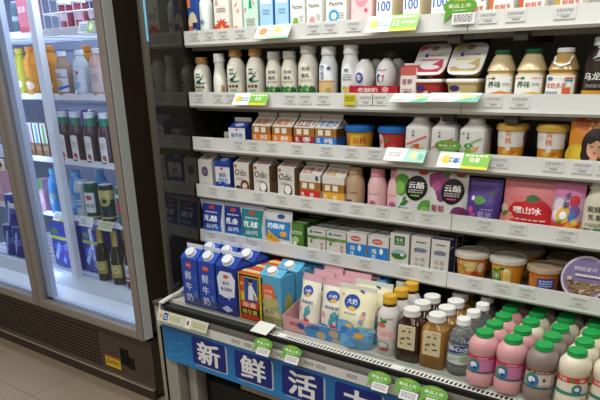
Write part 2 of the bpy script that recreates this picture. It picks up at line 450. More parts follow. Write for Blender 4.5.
ln = MB(); ln.box(FX0+.05, FX1-.03, FYB-.05, FYB-.04, .34, FZ1, inner); ln.box(FX0+.05, FX0+.06, FYF+.01, FYB-.05, .34, FZ1, inner); ln.box(FX1-.04, FX1-.03, FYF+.01, FYB-.05, .34, FZ1, inner)
ln.box(FX0+.05, FX1-.03, FYF+.01, FYB-.05, FZ1-.01, FZ1, inner)
ln.extrude_x([(1.605, .33), (1.605, .345), (1.66, .385), (1.67, .45), (2.25, .45), (2.25, .33)], FX0+.05, FX1-.03, M('#dfe6f2', .4))
for q in range(9):
    ln.box(FX0+.1, FX1-.08, 1.69+q*.05, 1.70+q*.05, .45, .455, M('#b9c4d6', .4))
fpart(ln, 'liner')
ks = MB(); ks.box(FX0, FX1, 1.575, FYB, .02, .285, brown)
ks.box(FX0, FX1, 1.563, 1.58, .0, .050, M('#41352d', .5)); fpart(ks, 'kick_panel')
vg = MB()
for r_ in range(10):
    for c_ in range(40):
        x = -3.58 + c_*.034
        if x < -2.37: vg.box(x, x+.026, 1.5735, 1.5755, .075+r_*.0185, .083+r_*.0185, M('#1d1713', .7))
fpart(vg, 'vent_grille')
tr = MB(); tr.rbox(FX0, FX1, 1.556, 1.575, .050, .059, .003, M('#e2dbd0', .16, .9)); fpart(tr, 'trim_strip')
st = MB(); st.box(-2.33, -2.22, 1.574, 1.5755, .085, .140, M('#e2bb2f', .45))
printing(st, [('r', 0, .84, 1, 1, '#c8442d'), ('l', .08, .9, .62, .09, 3, '#6c5a20')], flat_front(.11, .055, 1.574, .085, -2.275), .11, .055)
fpart(st, 'warning_sticker')['label'] = 'yellow warning sticker with red header'
so = MB(); so.box(-2.21, -2.15, 1.5738, 1.576, .120, .205, M('#0f0d0c', .7)); so.box(-2.155, -2.115, 1.5738, 1.576, .112, .170, M('#0f0d0c', .7)); fpart(so, 'cable_opening')
pane = clear_pane('cooler_glass', '#f3f7ff', .03)
def door(x0, x1, handle_right):
    d = MB(); s = .042
    d.rbox(x0, x0+s, 1.54, 1.59, FZ0, 2.03, .004, M('#8f867f', .42)); d.rbox(x1-s, x1, 1.54, 1.59, FZ0, 2.03, .004, M('#8f867f', .42))
    d.rbox(x0+s, x1-s, 1.54, 1.59, FZ0, FZ0+s, .004, M('#8f867f', .42)); d.rbox(x0+s, x1-s, 1.54, 1.59, 2.03-s, 2.03, .004, M('#8f867f', .42))
    fr = fpart(d, 'door')
    g = MB(); g.box(x0+s-.004, x1-s+.004, 1.556, 1.560, FZ0+s-.004, 2.03-s+.004, pane); fpart(g, 'glass_pane', fr)
    k = MB()
    for a, b in ((x0+.006, x0+s+.045), (x1-s-.014, x1-.006)):
        k.box(a, b, 1.572, 1.598, FZ0+.01, 2.02, M('#b7c2d2', .4))
    k.box(x0+.006, x1-.006, 1.572, 1.598, FZ0+.01, FZ0+s+.012, M('#b7c2d2', .4)); k.box(x0+.006, x1-.006, 1.572, 1.598, 2.0, 2.02, M('#b7c2d2', .4))
    fpart(k, 'gasket', fr)
    ed = MB(); ed.box(x1-.001, x1+.0015, 1.548, 1.592, FZ0+.004, 2.026, M('#e2e8e6', .4)); fpart(ed, 'lit_side', fr)  # door's lit side face: the light is put into a paler colour
    if handle_right:
        h = MB(); hx = x1-.07
        h.tube([(hx, 1.54, 1.33), (hx, 1.505, 1.325), (hx, 1.49, 1.29), (hx, 1.485, 1.16), (hx, 1.49, 1.02), (hx, 1.505, .985), (hx, 1.54, .98)], .011, M('#6a5f58', .35), 10)
        h.rbox(hx-.02, hx+.02, 1.532, 1.542, 1.30, 1.355, .003, M('#d8dadc', .3)); h.rbox(hx-.02, hx+.02, 1.532, 1.542, .955, 1.005, .003, M('#d8dadc', .3))
        fpart(h, 'handle', fr)
door(-3.55, -2.768, True); door(-2.762, FX1, False)
up = MB()
for x in (-2.612, -3.40):
    up.box(x, x+.042, 1.655, 1.685, .45, FZ1, M('#e3e9f4', .35))
fpart(up, 'shelf_upright')
lt = MB()
for x in (-2.775, -3.53, -2.028):
    lt.box(x-.008, x+.008, 1.615, 1.625, .42, 1.98, glow('cool_led', '#dfeaff', LP_LED))
fpart(lt, 'led_strip')
area('cooler_light', (-2.8, 1.72, 2.0), (1.4, .12), LP_COOL, (.84, .91, 1), (math.radians(-12), 0, 0))
FS = [1.515, 1.266, .994, .736]
for i, z in enumerate(FS):
    t = tag(thing('fridge_shelf', (-2.79, 1.69, z)), f'{["topmost","second from top","third from top","fourth from top"][i]} white wire shelf inside the glass-door refrigerator', 'shelf', 'shelves inside the glass-door refrigerator')
    w = MB(); w.box(-.77, .74, .0, .008, -.012, .013, M('#e6ebf4', .35)); w.build('front_rail', t)
    g = MB()
    for q in range(10): g.tube([(-.77, .02+q*.055, .004), (.74, .02+q*.055, .004)], .003, M('#c9d2e0', .3), 6)
    for q in range(7): g.tube([(-.74+q*.24, .0, .0), (-.74+q*.24, .53, .0)], .003, M('#c9d2e0', .3), 6)
    g.build('wire_grid', t)
FSURF = [z+.007 for z in FS] + [.455]
# ================================================================== kinds of package
def gable_carton(name, w, d, hb, rise, fin, body, front=(), roof=(), side=(), roof_col=None, fin_col=None, cap=None, side_col=None, rough=.42):
    t = thing(name); bm_ = M(body, rough); rc = M(roof_col or body, rough); fc = M(fin_col or '#d9d6d0', rough); sc = M(side_col, rough) if side_col else bm_
    b = MB(); x, y = w/2, d/2
    v = [(-x,-y,0), (x,-y,0), (x,y,0), (-x,y,0), (-x,-y,hb), (x,-y,hb), (x,y,hb), (-x,y,hb)]
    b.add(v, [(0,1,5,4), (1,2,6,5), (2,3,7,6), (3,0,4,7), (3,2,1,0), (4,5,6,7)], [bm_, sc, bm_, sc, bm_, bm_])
    printing(b, front, flat_front(w, hb, -y), w, hb, rough)
    printing(b, side, flat_side(d, hb, x), d, hb, rough)
    b.build('carton_body', t)
    g = MB(); i = w*.10; h0 = hb + .0002
    v = [(-x,-y,h0), (x,-y,h0), (x,y,h0), (-x,y,h0), (-x,-.0015,h0+rise), (x,-.0015,h0+rise), (x,.0015,h0+rise), (-x,.0015,h0+rise), (x-i,0,h0+rise*.75), (-x+i,0,h0+rise*.75)]
    g.add(v, [(0,1,5,4), (2,3,7,6), (1,8,5), (1,2,8), (2,6,8), (0,4,9), (0,9,3), (3,9,7)], rc)
    g.box(-x, x, -.0015, .0015, h0+rise, h0+rise+fin, fc)
    printing(g, roof, sloped(w, (-y, h0), (-.0015, h0+rise)), w, math.hypot(y, rise), rough)
    g.build('gable_top', t)
    if cap:
        c = MB(); r, ch, col = cap; a = math.atan2(rise, y)
        c.lathe([(r*1.12, 0), (r*1.12, .003), (r*.98, .0035), (r, ch*.9), (r*.9, ch)], M(col, .35), 20)
        c.move(Matrix.Translation((0, -y*.52, h0+rise*.48)) @ Matrix.Rotation(a, 4, 'X'))
        c.build('screw_cap', t)
    return t
def brick_carton(name, w, d, h, body, front=(), side=(), top=(), side_col=None, rough=.4, top_col=None, parts=True):
    t = thing(name); m = M(body, rough); x, y = w/2, d/2; b = MB()
    sc = M(side_col, rough) if side_col else m; tcol = M(top_col or body, rough)
    v = [(-x,-y,0), (x,-y,0), (x,y,0), (-x,y,0), (-x,-y,h), (x,-y,h), (x,y,h), (-x,y,h)]
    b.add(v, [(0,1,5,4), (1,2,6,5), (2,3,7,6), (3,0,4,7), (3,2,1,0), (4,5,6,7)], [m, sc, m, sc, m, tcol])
    printing(b, front, flat_front(w, h, -y), w, h, rough); printing(b, side, flat_side(d, h, x), d, h, rough)
    printing(b, top, lambda u, vv, l: ((u-.5)*w, (vv-.5)*d, h+l), w, d, rough)
    b.build('carton_body', t)
    s = MB(); s.box(-x, x, -.001, .006, h, h+.0012, M('#c9c6c0', rough))
    s.add([(x, -y*.9, h), (x+.0015, -y*.2, h-.014), (x+.0015, y*.2, h-.014), (x, y*.9, h)], [(0, 1, 2, 3)], sc)
    s.build('top_fold', t)
    return t
def bottle(name, prof, mat, cap, design=(), span=1.6, band=(.2, .7), label_col=None, e=2, rough=.4, sy=1, neck=None, lab_off=.0006):
    """prof: rows (radius, z[, exponent]); cap: (radius, z0, z1, colour); the label runs round the body between band heights"""
    t = thing(name); b = MB(); b.lathe(prof, mat, 28, sy=sy); 
    H = prof[-1][1]
    def rad(z):
        for p, q in zip(prof, prof[1:]):
            if p[1] <= z <= q[1]:
                return p[0] + (q[0]-p[0])*(z-p[1])/max(1e-6, q[1]-p[1])
        return prof[-1][0]
    z0, z1 = band; hh = z1-z0; R = rad((z0+z1)/2); W = span*R
    mp = wrapped(lambda v: rad(z0+v*hh), z0, hh, span, e, sy)
    body = b.build('bottle_body', t)
    if label_col or design:
        k = MB()
        if label_col:
            printing(k, [('r', 0, 0, 1, 1, label_col)], mp, W, hh, rough, off=lab_off, curved=14)
        printing(k, design, mp, W, hh, rough, off=lab_off+.0005, curved=14)
        k.build('label', t)
    if cap:
        r, c0, c1, col = cap
        c = MB(); cm = M(col, .35) if isinstance(col, str) else col; n = 24
        c.lathe([(r, c0), (r*1.03, c0+.0015), (r*1.03, c0+(c1-c0)*.25), (r, c0+(c1-c0)*.3), (r, c1-.002), (r*.9, c1)], cm, n, sy=1)
        c.build('cap', t)
    return t
def cup(name, r0, r1, h, col, lid, design=(), rough=.4, z0=.0, lid_h=.010, over=.003, dome=.003, span=2.4):
    t = thing(name); b = MB(); b.lathe([(r0*.94, 0), (r0, .002), (r1, h), (r1+.001, h+.001)], M(col, rough), 30)
    printing(b, design, wrapped(lambda v: r0+(r1-r0)*v, 0, h, span), (r0+r1)/2*span, h, rough, off=.0006, curved=16)
    b.build('cup_body', t)
    l = MB(); R = r1+over; lm = M(lid, .35) if isinstance(lid, str) else lid
    l.lathe([(R-.001, h-.004), (R+.001, h-.003), (R+.001, h+lid_h*.5), (R-.002, h+lid_h*.8), (R*.86, h+lid_h), (R*.84, h+lid_h-.002), (R*.3, h+lid_h-.002+dome)], lm, 30)
    l.build('lid', t)
    return t
def pouch(name, w, h, t_, col, design=(), back=None, seal=.012, seal_col=None, rough=.3, waist=0., gusset=True, hole=False, nx=14, nz=18):
    """a soft bag: flat sealed edges, belly in the middle, wide foot"""
    o = thing(name); b = MB(); fm = M(col, rough); bk = M(back or col, rough)
    rnd = random.Random(hash(name+col) % 999)
    ph = [rnd.uniform(0, 6) for _ in range(4)]
    def thick(u, v):
        a = max(0., 1-abs(2*u-1)**2.6)
        top = min(1., max(0., (1-v)*h-seal)/(h*.45))
        low = 1.0 if gusset else min(1., max(.0, v*h-seal*.7)/(h*.35))
        f = a**.5 * (top**.75) * low**.6
        wr = 1 + .06*math.sin(9*u+ph[0]+4*v) + .05*math.sin(13*v+ph[1]+5*u)
        return t_/2*f*wr + .0004
    def width(v):
        return w*(1 - waist*math.sin(PI*v)) 
    def P(u, v, l=0, sgn=-1):
        return ((u-.5)*width(v), sgn*(thick(u, v)+l), v*h)
    V = []; F = []; mm = []
    for sgn in (-1, 1):
        o_ = len(V)
        for j in range(nz+1):
            for i in range(nx+1): V.append(P(i/nx, j/nz, 0, sgn))
        for j in range(nz):
            for i in range(nx):
                a = o_+j*(nx+1)+i; F.append((a, a+1, a+nx+2, a+nx+1)); mm.append(fm if sgn < 0 else bk)
    n1 = (nx+1)*(nz+1)
    for j in range(nz):                      # close the sides, foot and top
        for i in (0, nx):
            a = j*(nx+1)+i; F.append((a, a+nx+1, n1+a+nx+1, n1+a)); mm.append(fm)
    for i in range(nx):
        for j in (0, nz):
            a = j*(nx+1)+i; F.append((a, a+1, n1+a+1, n1+a)); mm.append(fm)
    b.add(V, F, mm)
    printing(b, design, lambda u, v, l: P(u, v, l), w, h, rough, off=.0007, curved=14)
    b.build('pouch_body', o)
    s = MB(); s.box(-width(1)/2, width(1)/2, -.0011, .0011, h-seal*.9, h+.0005, M(seal_col or col, rough))
    if hole:
        s.add(*[[( .008*math.cos(2*PI*k/12), -.0014, h-seal*.5+.003*math.sin(2*PI*k/12)) for k in range(12)], [tuple(range(12))]], M('#3a3a3a', .6))
    s.build('top_seal', o)
    return o
def face_x(t, x, yf, d):
    """shelf positions were read off at one distance; carry them to where the package's outline stands"""
    if yf < 1.45: return x
    k = .5 if any(s in t.name for s in ('bottle', 'cup', 'pouch', 'tub')) else 0
    return x*(min(yf, YI)+k*d)/1.465
YI = 1.468
def put(t, x, yf, z, d, rz=0, label=None, cat=None, group=None):
    x = face_x(t, x, yf, d)
    t.location = (x, yf+d/2, z); t.rotation_euler = (0, 0, rz)
    if label: tag(t, label, cat, group)
    return t
def again(t, x, yf, z, d, label, rz=0):
    return dup(t, (face_x(t, x, yf, d), yf+d/2, z), rz, label)
YI = 1.468

# ================================================================== topmost shelf
z = SURF[0] + .0002
c = gable_carton('drink_carton', .036, .05, .14, .015, .01, '#2e4f98', front=[('r', 0, 0, 1, .40, '#d8c7ae'), ('e', .5, .36, .46, .18, '#d9c8a8'), ('r', 0, 0, .45, .28, '#c96358'), ('r', .45, 0, 1, .34, '#26345f'), ('t', '果汁', .72, .2, .06, .4, '#c8d0e0'), ('r', 0, .62, .36, 1, '#cf7a5c')])
put(c, -1.467, YI, z, .05, 0, 'slim juice carton in blue, cream and red at the dark end panel, topmost shelf', 'carton')
c = bottle('yogurt_bottle', [(.019, 0), (.0205, .004), (.0205, .08), (.019, .10), (.012, .112), (.011, .12)], M('#d6dcd6', .35), (.0135, .115, .135, '#cfd6d2'), [('e', .5, .45, .16, .16, '#9fb4b8'), ('t', '酸奶', .5, .45, .14, '#4a6a78')], band=(.02, .08))
put(c, -1.410, YI, z, .041, 0, 'plain pale white bottle between the juice carton and red-splashed carton, topmost shelf', 'bottle')
c = gable_carton('milk_carton', .056, .05, .125, .018, .012, '#dedbd0', front=[('s', .5, .30, .46, .14, 9, '#d3523c'), ('r', 0, 0, 1, .28, '#d3523c'), ('p', [(.2, .08), (.5, .30), (.62, .22), (.40, .06)], '#e3c163'), ('e', .2, .75, .1, .06, '#cfa9a0'), ('l', .2, .8, .62, .03, 2, '#a88')])
put(c, -1.352, YI, z, .05, 0, 'white carton with a big red splash across its foot, topmost shelf', 'carton')
pk = [('s', .3, .20, .3, .07, 7, '#e0786a'), ('f', .2, .62, .5, .2, .8, '#cf4d4a'), ('s', .6, .55, .2, .06, 6, '#e8a49a'), ('s', .25, .9, .3, .08, 6, '#d86a60')]
c = gable_carton('milk_carton', .034, .05, .125, .018, .012, '#dcd9cc', front=pk)
put(c, -1.292, YI, z, .05, 0, 'slim white carton dotted with coral flowers beside mint carton, topmost shelf', 'carton')
c = gable_carton('milk_carton', .050, .05, .125, .018, .012, '#bfdccb', front=[('r', 0, 0, 1, .16, '#dfe3d8'), ('s', .8, .16, .2, .07, 7, '#d8655c'), ('s', .1, .10, .2, .06, 7, '#dd7d74'), ('p', [(.38, .58), (.62, .58), (.5, .82)], '#2f9a5d'), ('p', [(.40, .66), (.60, .66), (.5, .88)], '#2f9a5d'), ('f', .08, .5, .3, .2, 1.2, '#d0434a'), ('f', .8, .62, .3, .2, 2, '#d0434a'), ('l', .2, .8, .36, .03, 3, '#b09a90')])
put(c, -1.243, YI, z, .05, 0, 'mint green carton with fir tree and red blossom print, topmost shelf', 'carton')
lb = [('r', 0, .22, 1, 1, '#a7cfe6'), ('r', 0, 0, 1, .22, '#d5e4e6'), ('l', .25, .75, .5, .035, 2, '#6e9cc4'), ('r', .1, .62, .9, .72, '#cfe4f0')]
c = gable_carton('milk_carton', .045, .055, .125, .018, .012, '#a7cfe6', front=lb, side_col='#3f8ec4')
put(c, -1.187, YI, z, .055, 0, 'light blue milk carton standing against the mint carton, topmost shelf', 'carton')
again(c, -1.134, YI, z, .055, 'light blue milk carton standing against the green-dotted white carton, topmost shelf')
for x, col, kind, lab in ((-1.083, '#7fa83f', 'e', 'white carton with a solid green dot, topmost shelf'), (-1.030, '#e6939a', 'e', 'white carton with a solid pink dot, topmost shelf'), (-.963, '#3fa0cc', 'o', 'white carton with a cyan ring, topmost shelf')):
    dot = ('e', .38, .24, .2, .085, col) if kind == 'e' else ('o', .40, .30, .27, .115, .45, col)
    w = .045 if x < -.99 else .058
    c = gable_carton('milk_carton', w, .055, .125, .018, .012, '#e3e3da', front=[dot, ('t', 'Pactime', .52, .52, .075, .7, '#5e6660'), ('l', .66, .92, .34, .025, 3, '#a9a7a2')])
    put(c, x, YI, z, .055, 0, lab, 'carton')
c = gable_carton('milk_carton', .058, .055, .125, .018, .012, '#eebfc0', front=[('e', .5, .56, .3, .14, '#e295a0'), ('t', '红枣', .5, .56, .09, '#f1ccd0'), ('s', .72, .36, .12, .05, 8, '#db5a70'), ('t', '酸牛奶', .48, .14, .08, .7, '#cf3f5c'), ('l', .15, .9, .82, .04, 2, '#d9889a')])
put(c, -.888, YI, z, .055, 0, 'pink milk carton with darker pink round emblem, topmost shelf', 'carton')
f100 = [('t', '100', .5, .40, .17, .8, '#2a6cb8'), ('r', .12, .26, .9, .265, '#6e9cd0'), ('t', '纯牛奶', .5, .62, .12, .8, '#2a62b0'), ('l', .2, .9, .18, .025, 2, '#b9c6da'), ('r', 0, .78, 1, 1, '#3c78bf')]
c = gable_carton('milk_carton', .042, .065, .125, .018, .012, '#e6e6e0', front=f100, side_col='#dccfae')
put(c, -.825, YI, z, .065, 0, 'white carton numbered 100 in blue next to pink carton, topmost shelf', 'carton')
again(c, -.753, YI, z, .065, 'white carton numbered 100 in blue, middle one of three such cartons')
again(c, -.681, YI, z, .065, 'white carton numbered 100 in blue behind the green speech-bubble tag, topmost shelf')
for x, sc, lab in ((-.600, '#d59b34', 'white carton with an ochre side standing at the shelf joint, topmost shelf'), (-.540, '#cf6b3a', 'white carton with pink lettering past the shelf joint, topmost shelf'), (-.475, '#c85a35', 'white carton with red lettering, third past the green speech-bubble tag, topmost shelf'), (-.400, '#b99c3c', 'white carton with pinkish lettering, fourth past the green speech-bubble tag, topmost shelf')):
    c = gable_carton('milk_carton', .052, .05, .11, .018, .012, '#e2dfd4', front=[('r', 0, 0, .18, 1, sc), ('t', '鲜酪乳', .6, .26, .13, .7, '#cf6a5e'), ('l', .3, .9, .52, .03, 2, '#c9a090'), ('s', .85, .45, .12, .06, 8, '#d9776a')])
    put(c, x, YI, z, .05, 0, lab, 'carton')

# ================================================================== second shelf
z = SURF[1] + .0002
def milk_profile(r, h, nr):
    return [(r*.92, 0, 2.4), (r, .004, 2.4), (r, h*.60, 2.4), (r*.97, h*.68, 2.3), (r*.78, h*.78, 2), (nr, h*.84, 2), (nr, h*.87, 2)]
glass_white = M('#dedacc', .22, coat=.3)
gold = '#a98045'
lg = [('r', .28, .66, .50, .86, '#1d4a35'), ('t', '酸奶', .39, .76, .12, '#dfe8dc'), ('f', .22, .42, .5, .16, .5, '#1f6b52'), ('f', .42, .50, .42, .13, .9, '#2f8f7e'), ('f', .30, .36, .5, .14, .15, '#2a7a6a'), ('e', .40, .46, .10, .07, '#1d3c44'),
      ('e', .30, .22, .07, .06, '#6b4a30'), ('e', .46, .22, .07, .06, '#7a5434'), ('e', .62, .22, .07, .06, '#6b4a30'), ('t', '优酸乳', .46, .06, .09, '#2f8f6e')]
def gold_bottle(r, h):
    return bottle('yogurt_bottle', milk_profile(r, h, r*.55), glass_white, (r*.72, h*.86, h, gold), lg, span=2.2, band=(.027, h*.70), e=2.4)
b = gold_bottle(.0265, .124)
put(b, -1.443, YI, z, .053, .45, 'white yogurt bottle with gold cap and green print next to the dark end panel', 'bottle')
b = bottle('milk_bottle', [(.019, 0), (.021, .004), (.021, .055), (.0195, .068), (.0145, .095), (.0145, .11)], M('#dcdad0', .3), (.0165, .108, .132, '#d9dad8'), [('r', .70, 0, .9, .9, '#b59a62'), ('l', .72, .88, .7, .05, 5, '#8a6c3c')], span=2.6, band=(.008, .05))
put(b, -1.372, YI, z, .042, .3, 'slim plain white milk bottle with white cap between two gold-capped bottles', 'bottle')
b = gold_bottle(.0275, .142)
put(b, -1.306, YI, z, .055, .4, 'tall gold-capped yogurt bottle with green print beside slim plain milk bottle', 'bottle')
again(b, -1.232, YI, z, .055, 'tall gold-capped yogurt bottle with green print beside grey-lettered bottles', .35)
gl = [('t', '牧场', .5, .80, .14, '#5c6460'), ('t', '酪乳', .5, .58, .14, '#5c6460'), ('l', .22, .8, .44, .025, 2, '#9aa09a'), ('r', 0, 0, 1, .14, '#2e6b34'), ('s', .2, .16, .2, .12, 9, '#2e6b34'), ('s', .5, .16, .2, .12, 9, '#3b8040'), ('s', .8, .14, .2, .12, 9, '#2a6030'), ('e', .6, .1, .08, .06, '#7eb06a'), ('e', .3, .08, .06, .05, '#6aa05c')]
def grey_bottle(r, h):
    return bottle('milk_bottle', milk_profile(r, h, r*.68), glass_white, (r*.78, h*.86, h, '#c9c7c4'), gl, span=2.0, band=(.026, h*.70), e=2.4)
b = grey_bottle(.0235, .131)
put(b, -1.166, YI, z, .047, .35, 'white bottle with grey lettering over green leaves beside tall gold-capped bottle', 'bottle')
again(b, -1.112, YI, z, .047, 'white bottle with grey lettering over green leaves, middle of its three', .35)
b = grey_bottle(.0275, .144)
put(b, -1.049, YI, z, .055, .3, 'largest of three white bottles with grey lettering over green leaves', 'bottle')
b = bottle('milk_bottle', milk_profile(.0245, .138, .017), M('#dcdfe2', .25), (.0195, .118, .138, '#d8d9da'), [('r', 0, 0, 1, .46, '#d0b07c'), ('r', 0, .46, 1, .50, '#b98a3e'), ('t', '巴', .30, .86, .12, '#33518f'), ('t', '氏', .30, .70, .12, '#33518f'), ('t', '奶', .30, .58, .10, '#33518f'), ('s', .66, .84, .14, .07, 7, '#3c5c9c'), ('l', .5, .8, .28, .03, 3, '#b0935a')], span=1.9, band=(.012, .100), e=2.4)
put(b, -.984, YI, z, .049, .25, 'white milk bottle with golden lower half and blue lettering', 'bottle')
b = bottle('yogurt_bottle', [(.022, 0), (.0245, .004), (.0245, .085), (.022, .10), (.0175, .112), (.0165, .12)], M('#dcdcda', .3), (.019, .118, .140, '#d6d6d4'), [('e', .42, .88, .14, .05, '#6a8f9a'), ('l', .2, .7, .74, .04, 3, '#8a97a0'), ('e', .46, .30, .2, .09, '#dba44c'), ('f', .2, .32, .25, .3, .6, '#5f9a3c'), ('e', .66, .28, .14, .08, '#e3bd6a'), ('l', .2, .6, .12, .04, 1, '#c9a070')], span=2, band=(.01, .09))
put(b, -.916, YI, z, .049, .2, 'tall white yogurt bottle with small orange fruit print next to the red tray', 'bottle')
# egg-shaped yogurt bottles in a red tray
tr_ = MB(); w, d, h = .142, .12, .062
for a in ((-w/2, w/2, -d/2, -d/2+.002, 0, .043), (-w/2, w/2, d/2-.002, d/2, 0, .05), (-w/2, w/2, -d/2, d/2, 0, .002)):
    tr_.box(*a, M('#b5222f', .4))
tr_.extrude_x([(-d/2, 0), (d/2, 0), (d/2, .060), (-d/2, .043)], -w/2, -w/2+.002, M('#b5222f', .4)); tr_.extrude_x([(-d/2, 0), (d/2, 0), (d/2, .060), (-d/2, .043)], w/2-.002, w/2, M('#c2303c', .4))
printing(tr_, [('t', '老酸奶', .38, .78, .24, .42, '#e8d3cf'), ('e', .74, .80, .07, .16, '#e2a0a0')], flat_front(w, .043, -d/2), w, .043)
o = tr_.build('display_tray'); tag(o, 'low red card tray holding white egg-shaped yogurt bottles', 'tray'); put(o, -.848, YI-.004, z, d)
def egg(pic):
    return bottle('yogurt_bottle', [(.010, 0), (.0145, .003), (.016, .018), (.0235, .040), (.0265, .060), (.0255, .076), (.020, .092), (.011, .101)], M('#dfdedd', .3), (.0105, .1, .1035, '#d4d3d2'), pic, span=1.7, band=(.034, .088))
ea = egg([('e', .45, .48, .26, .24, '#44569a'), ('e', .45, .48, .18, .12, '#d7d6dc'), ('t', '原味', .45, .48, .16, '#3a4a90'), ('l', .2, .7, .14, .05, 1, '#9aa')])
put(ea, -.876, YI+.004, z+.0022, .053, 0, 'white egg-shaped yogurt bottle with round blue badge in the red tray', 'bottle')
eb = egg([('e', .32, .46, .15, .18, '#3a5a9c'), ('p', [(.30, .3), (.62, .34), (.66, .62), (.48, .52)], '#c93a46'), ('e', .46, .42, .13, .12, '#e6e2e2'), ('l', .2, .75, .8, .05, 1, '#c06a70'), ('l', .2, .7, .12, .05, 1, '#9aa')])
put(eb, -.814, YI+.004, z+.0022, .053, 0, 'white egg-shaped yogurt bottle with red and blue emblem in the red tray', 'bottle')
again(ea, -.876, YI+.062, z+.0022, .053, 'white egg-shaped yogurt bottle in the back row behind the blue-badged one')
again(eb, -.814, YI+.062, z+.0022, .053, 'white egg-shaped yogurt bottle in the back row behind the red and blue emblem')
bb = bottle('milk_bottle', milk_profile(.026, .128, .019), M('#a79d90', .35), (.022, .108, .128, '#b8b2a8'), [('l', .2, .8, .6, .05, 3, '#8a8074')], band=(.012, .09))
put(bb, -.905, YI+.20, z, .05, 0, 'beige bottle standing deep behind the red tray, next to the first', 'bottle')
bb['label'] = 'beige bottle standing deep on the shelf behind the red tray'
again(bb, -.800, YI+.20, z, .05, 'beige bottle standing deep on the shelf behind the strawberry carton')
c = gable_carton('milk_carton', .041, .04, .083, .006, .004, '#dfd3cf', front=[('r', 0, .80, 1, 1, '#c9645c'), ('t', '草莓', .45, .62, .16, '#8a5a56'), ('e', .66, .2, .26, .13, '#cf4a3e'), ('e', .3, .16, .2, .11, '#d8604e'), ('f', .2, .32, .4, .3, .2, '#5c9a48'), ('l', .2, .8, .42, .03, 2, '#b58a86')], roof_col='#cf5a55')
put(c, -.752, YI, z, .04, 0, 'small white strawberry milk carton between red tray and stacked yogurt tubs', 'carton')
# yogurt tubs: one upright, one set on edge upon it
def tub(col, lidpic, bodypic):
    t = thing('yogurt_tub'); b = MB()
    b.lathe([(.030, 0, 5), (.031, .002, 5), (.038, .047, 5), (.041, .048, 5), (.041, .052, 5)], M(col, .35), 32)
    printing(b, bodypic, wrapped(lambda v: .031+.007*v, 0, .047, 1.5, 5), .052, .047, off=.0008, curved=10)
    b.build('tub_body', t)
    r = MB(); r.lathe([(.0415, .0505, 5), (.0425, .0515, 5), (.0425, .056, 5), (.040, .0575, 5)], M('#dfdcd8', .35), 32); 
    printing(r, lidpic, lambda u, v, l: ((u-.5)*.078, (v-.5)*.078, .0576+l), .078, .078)
    r.build('foil_lid', t)
    return t
def lid_art(c1, c2):
    return [('p', [(0.02, .72), (.02, .9), (.1, .98), (.42, .98), (.2, .84)], c1), ('p', [(.1, .04), (.05, .2), (.5, .24), (.9, .5), (.95, .2), (.85, .03)], c2), ('e', .5, .88, .14, .08, '#5a63a4'), ('r', .37, .85, .63, .9, '#d39a50'), ('e', .3, .62, .06, .07, '#4a55a0'), ('l', .4, .85, .62, .05, 1, '#c09aa0'), ('r', .16, .44, .86, .49, c1), ('e', .55, .2, .3, .08, '#ebe4de')]
ra = tub('#b8433f', lid_art('#dd6a80', '#cf4560'), [('p', [(.25, 0), (.75, 0), (.62, .7), (.40, .6)], '#e0c9be'), ('e', .3, .8, .2, .14, '#473a7c'), ('s', .8, .4, .15, .2, 8, '#d8574c')])
put(ra, -.690, YI+.002, z, .082, 0, 'red strawberry yogurt tub standing upright under a tilted tub', 'yogurt tub')
rb = tub('#d9c58a', lid_art('#e0cf7a', '#cdb37a'), [('p', [(.1, 0), (.6, 0), (.5, .7), (.25, .6)], '#e8dcb4'), ('e', .25, .8, .2, .14, '#473a7c'), ('s', .8, .4, .15, .2, 8, '#e3b94c')])
put(rb, -.602, YI+.002, z, .082, 0, 'cream yellow yogurt tub standing upright under a tilted tub', 'yogurt tub')
tilt = math.radians(52)
ua = dup(ra, (-.708, YI+.054, z+.082), 0, 'yogurt tub on edge showing its pink lid, atop the red tub'); ua.rotation_euler = (tilt, 0, 0)
ub = dup(rb, (-.618, YI+.054, z+.082), 0, 'yogurt tub on edge showing its cream lid, atop the cream tub'); ub.rotation_euler = (tilt, 0, 0)
ua.scale = ub.scale = (1, 1, .55)
# soy milk bottles
def soy(juice, capcol, pic, lab='#dddbd4'):
    b = bottle('soy_milk_bottle', [(.029, 0, 2.6), (.031, .003, 2.6), (.031, .064, 2.6), (.0285, .067, 2.4), (.0285, .070, 2.4), (.0315, .074, 2.3), (.030, .080), (.0195, .102), (.016, .106), (.016, .110)], M(juice, .18, coat=.5), (.018, .107, .116, capcol), pic, span=2.1, band=(.024, .063), label_col=lab, e=2.6)
    return b
lettA = [('p', [(0, 0), (1, 0), (1, .10), (.6, .22), (.3, .1)], '#dd8a3c'), ('t', '养味', .40, .55, .34, '#2f6b4a'), ('l', .66, .9, .6, .05, 2, '#8fa49a'), ('e', .36, .88, .07, .06, '#2f7a4c'), ('l', .1, .3, .88, .05, 1, '#c86a60')]
s1 = soy('#cbb68c', '#23563a', lettA)
put(s1, -.523, YI, z, .06, .12, 'green-capped soy milk bottle with orange-footed label beside the tilted cream yogurt tub', 'bottle')
s2_ = soy('#cbb68c', '#23563a', [('p', [(0, 0), (1, 0), (1, .06), (.7, .18), (.3, .06)], '#e0b13a')] + lettA[1:] + [('l', .62, .95, .88, .05, 1, '#c86a60')])
put(s2_, -.457, YI, z, .06, .05, 'green-capped soy milk bottle with yellow-footed label next to white-capped bottle', 'bottle')
s3 = soy('#b9975c', '#d5d4d0', [('t', '豆奶多多', .42, .5, .26, .6, '#d8573c'), ('r', .62, .08, .86, .40, '#d8643c'), ('e', .22, .84, .1, .09, '#4a6a9a'), ('l', .1, .5, .16, .05, 2, '#3c5a8a'), ('r', .66, .7, .9, .78, '#4a8a9a'), ('r', .66, .82, .9, .9, '#cf5a4a'), ('o', .4, .62, .34, .26, .06, '#7aa0c0')])
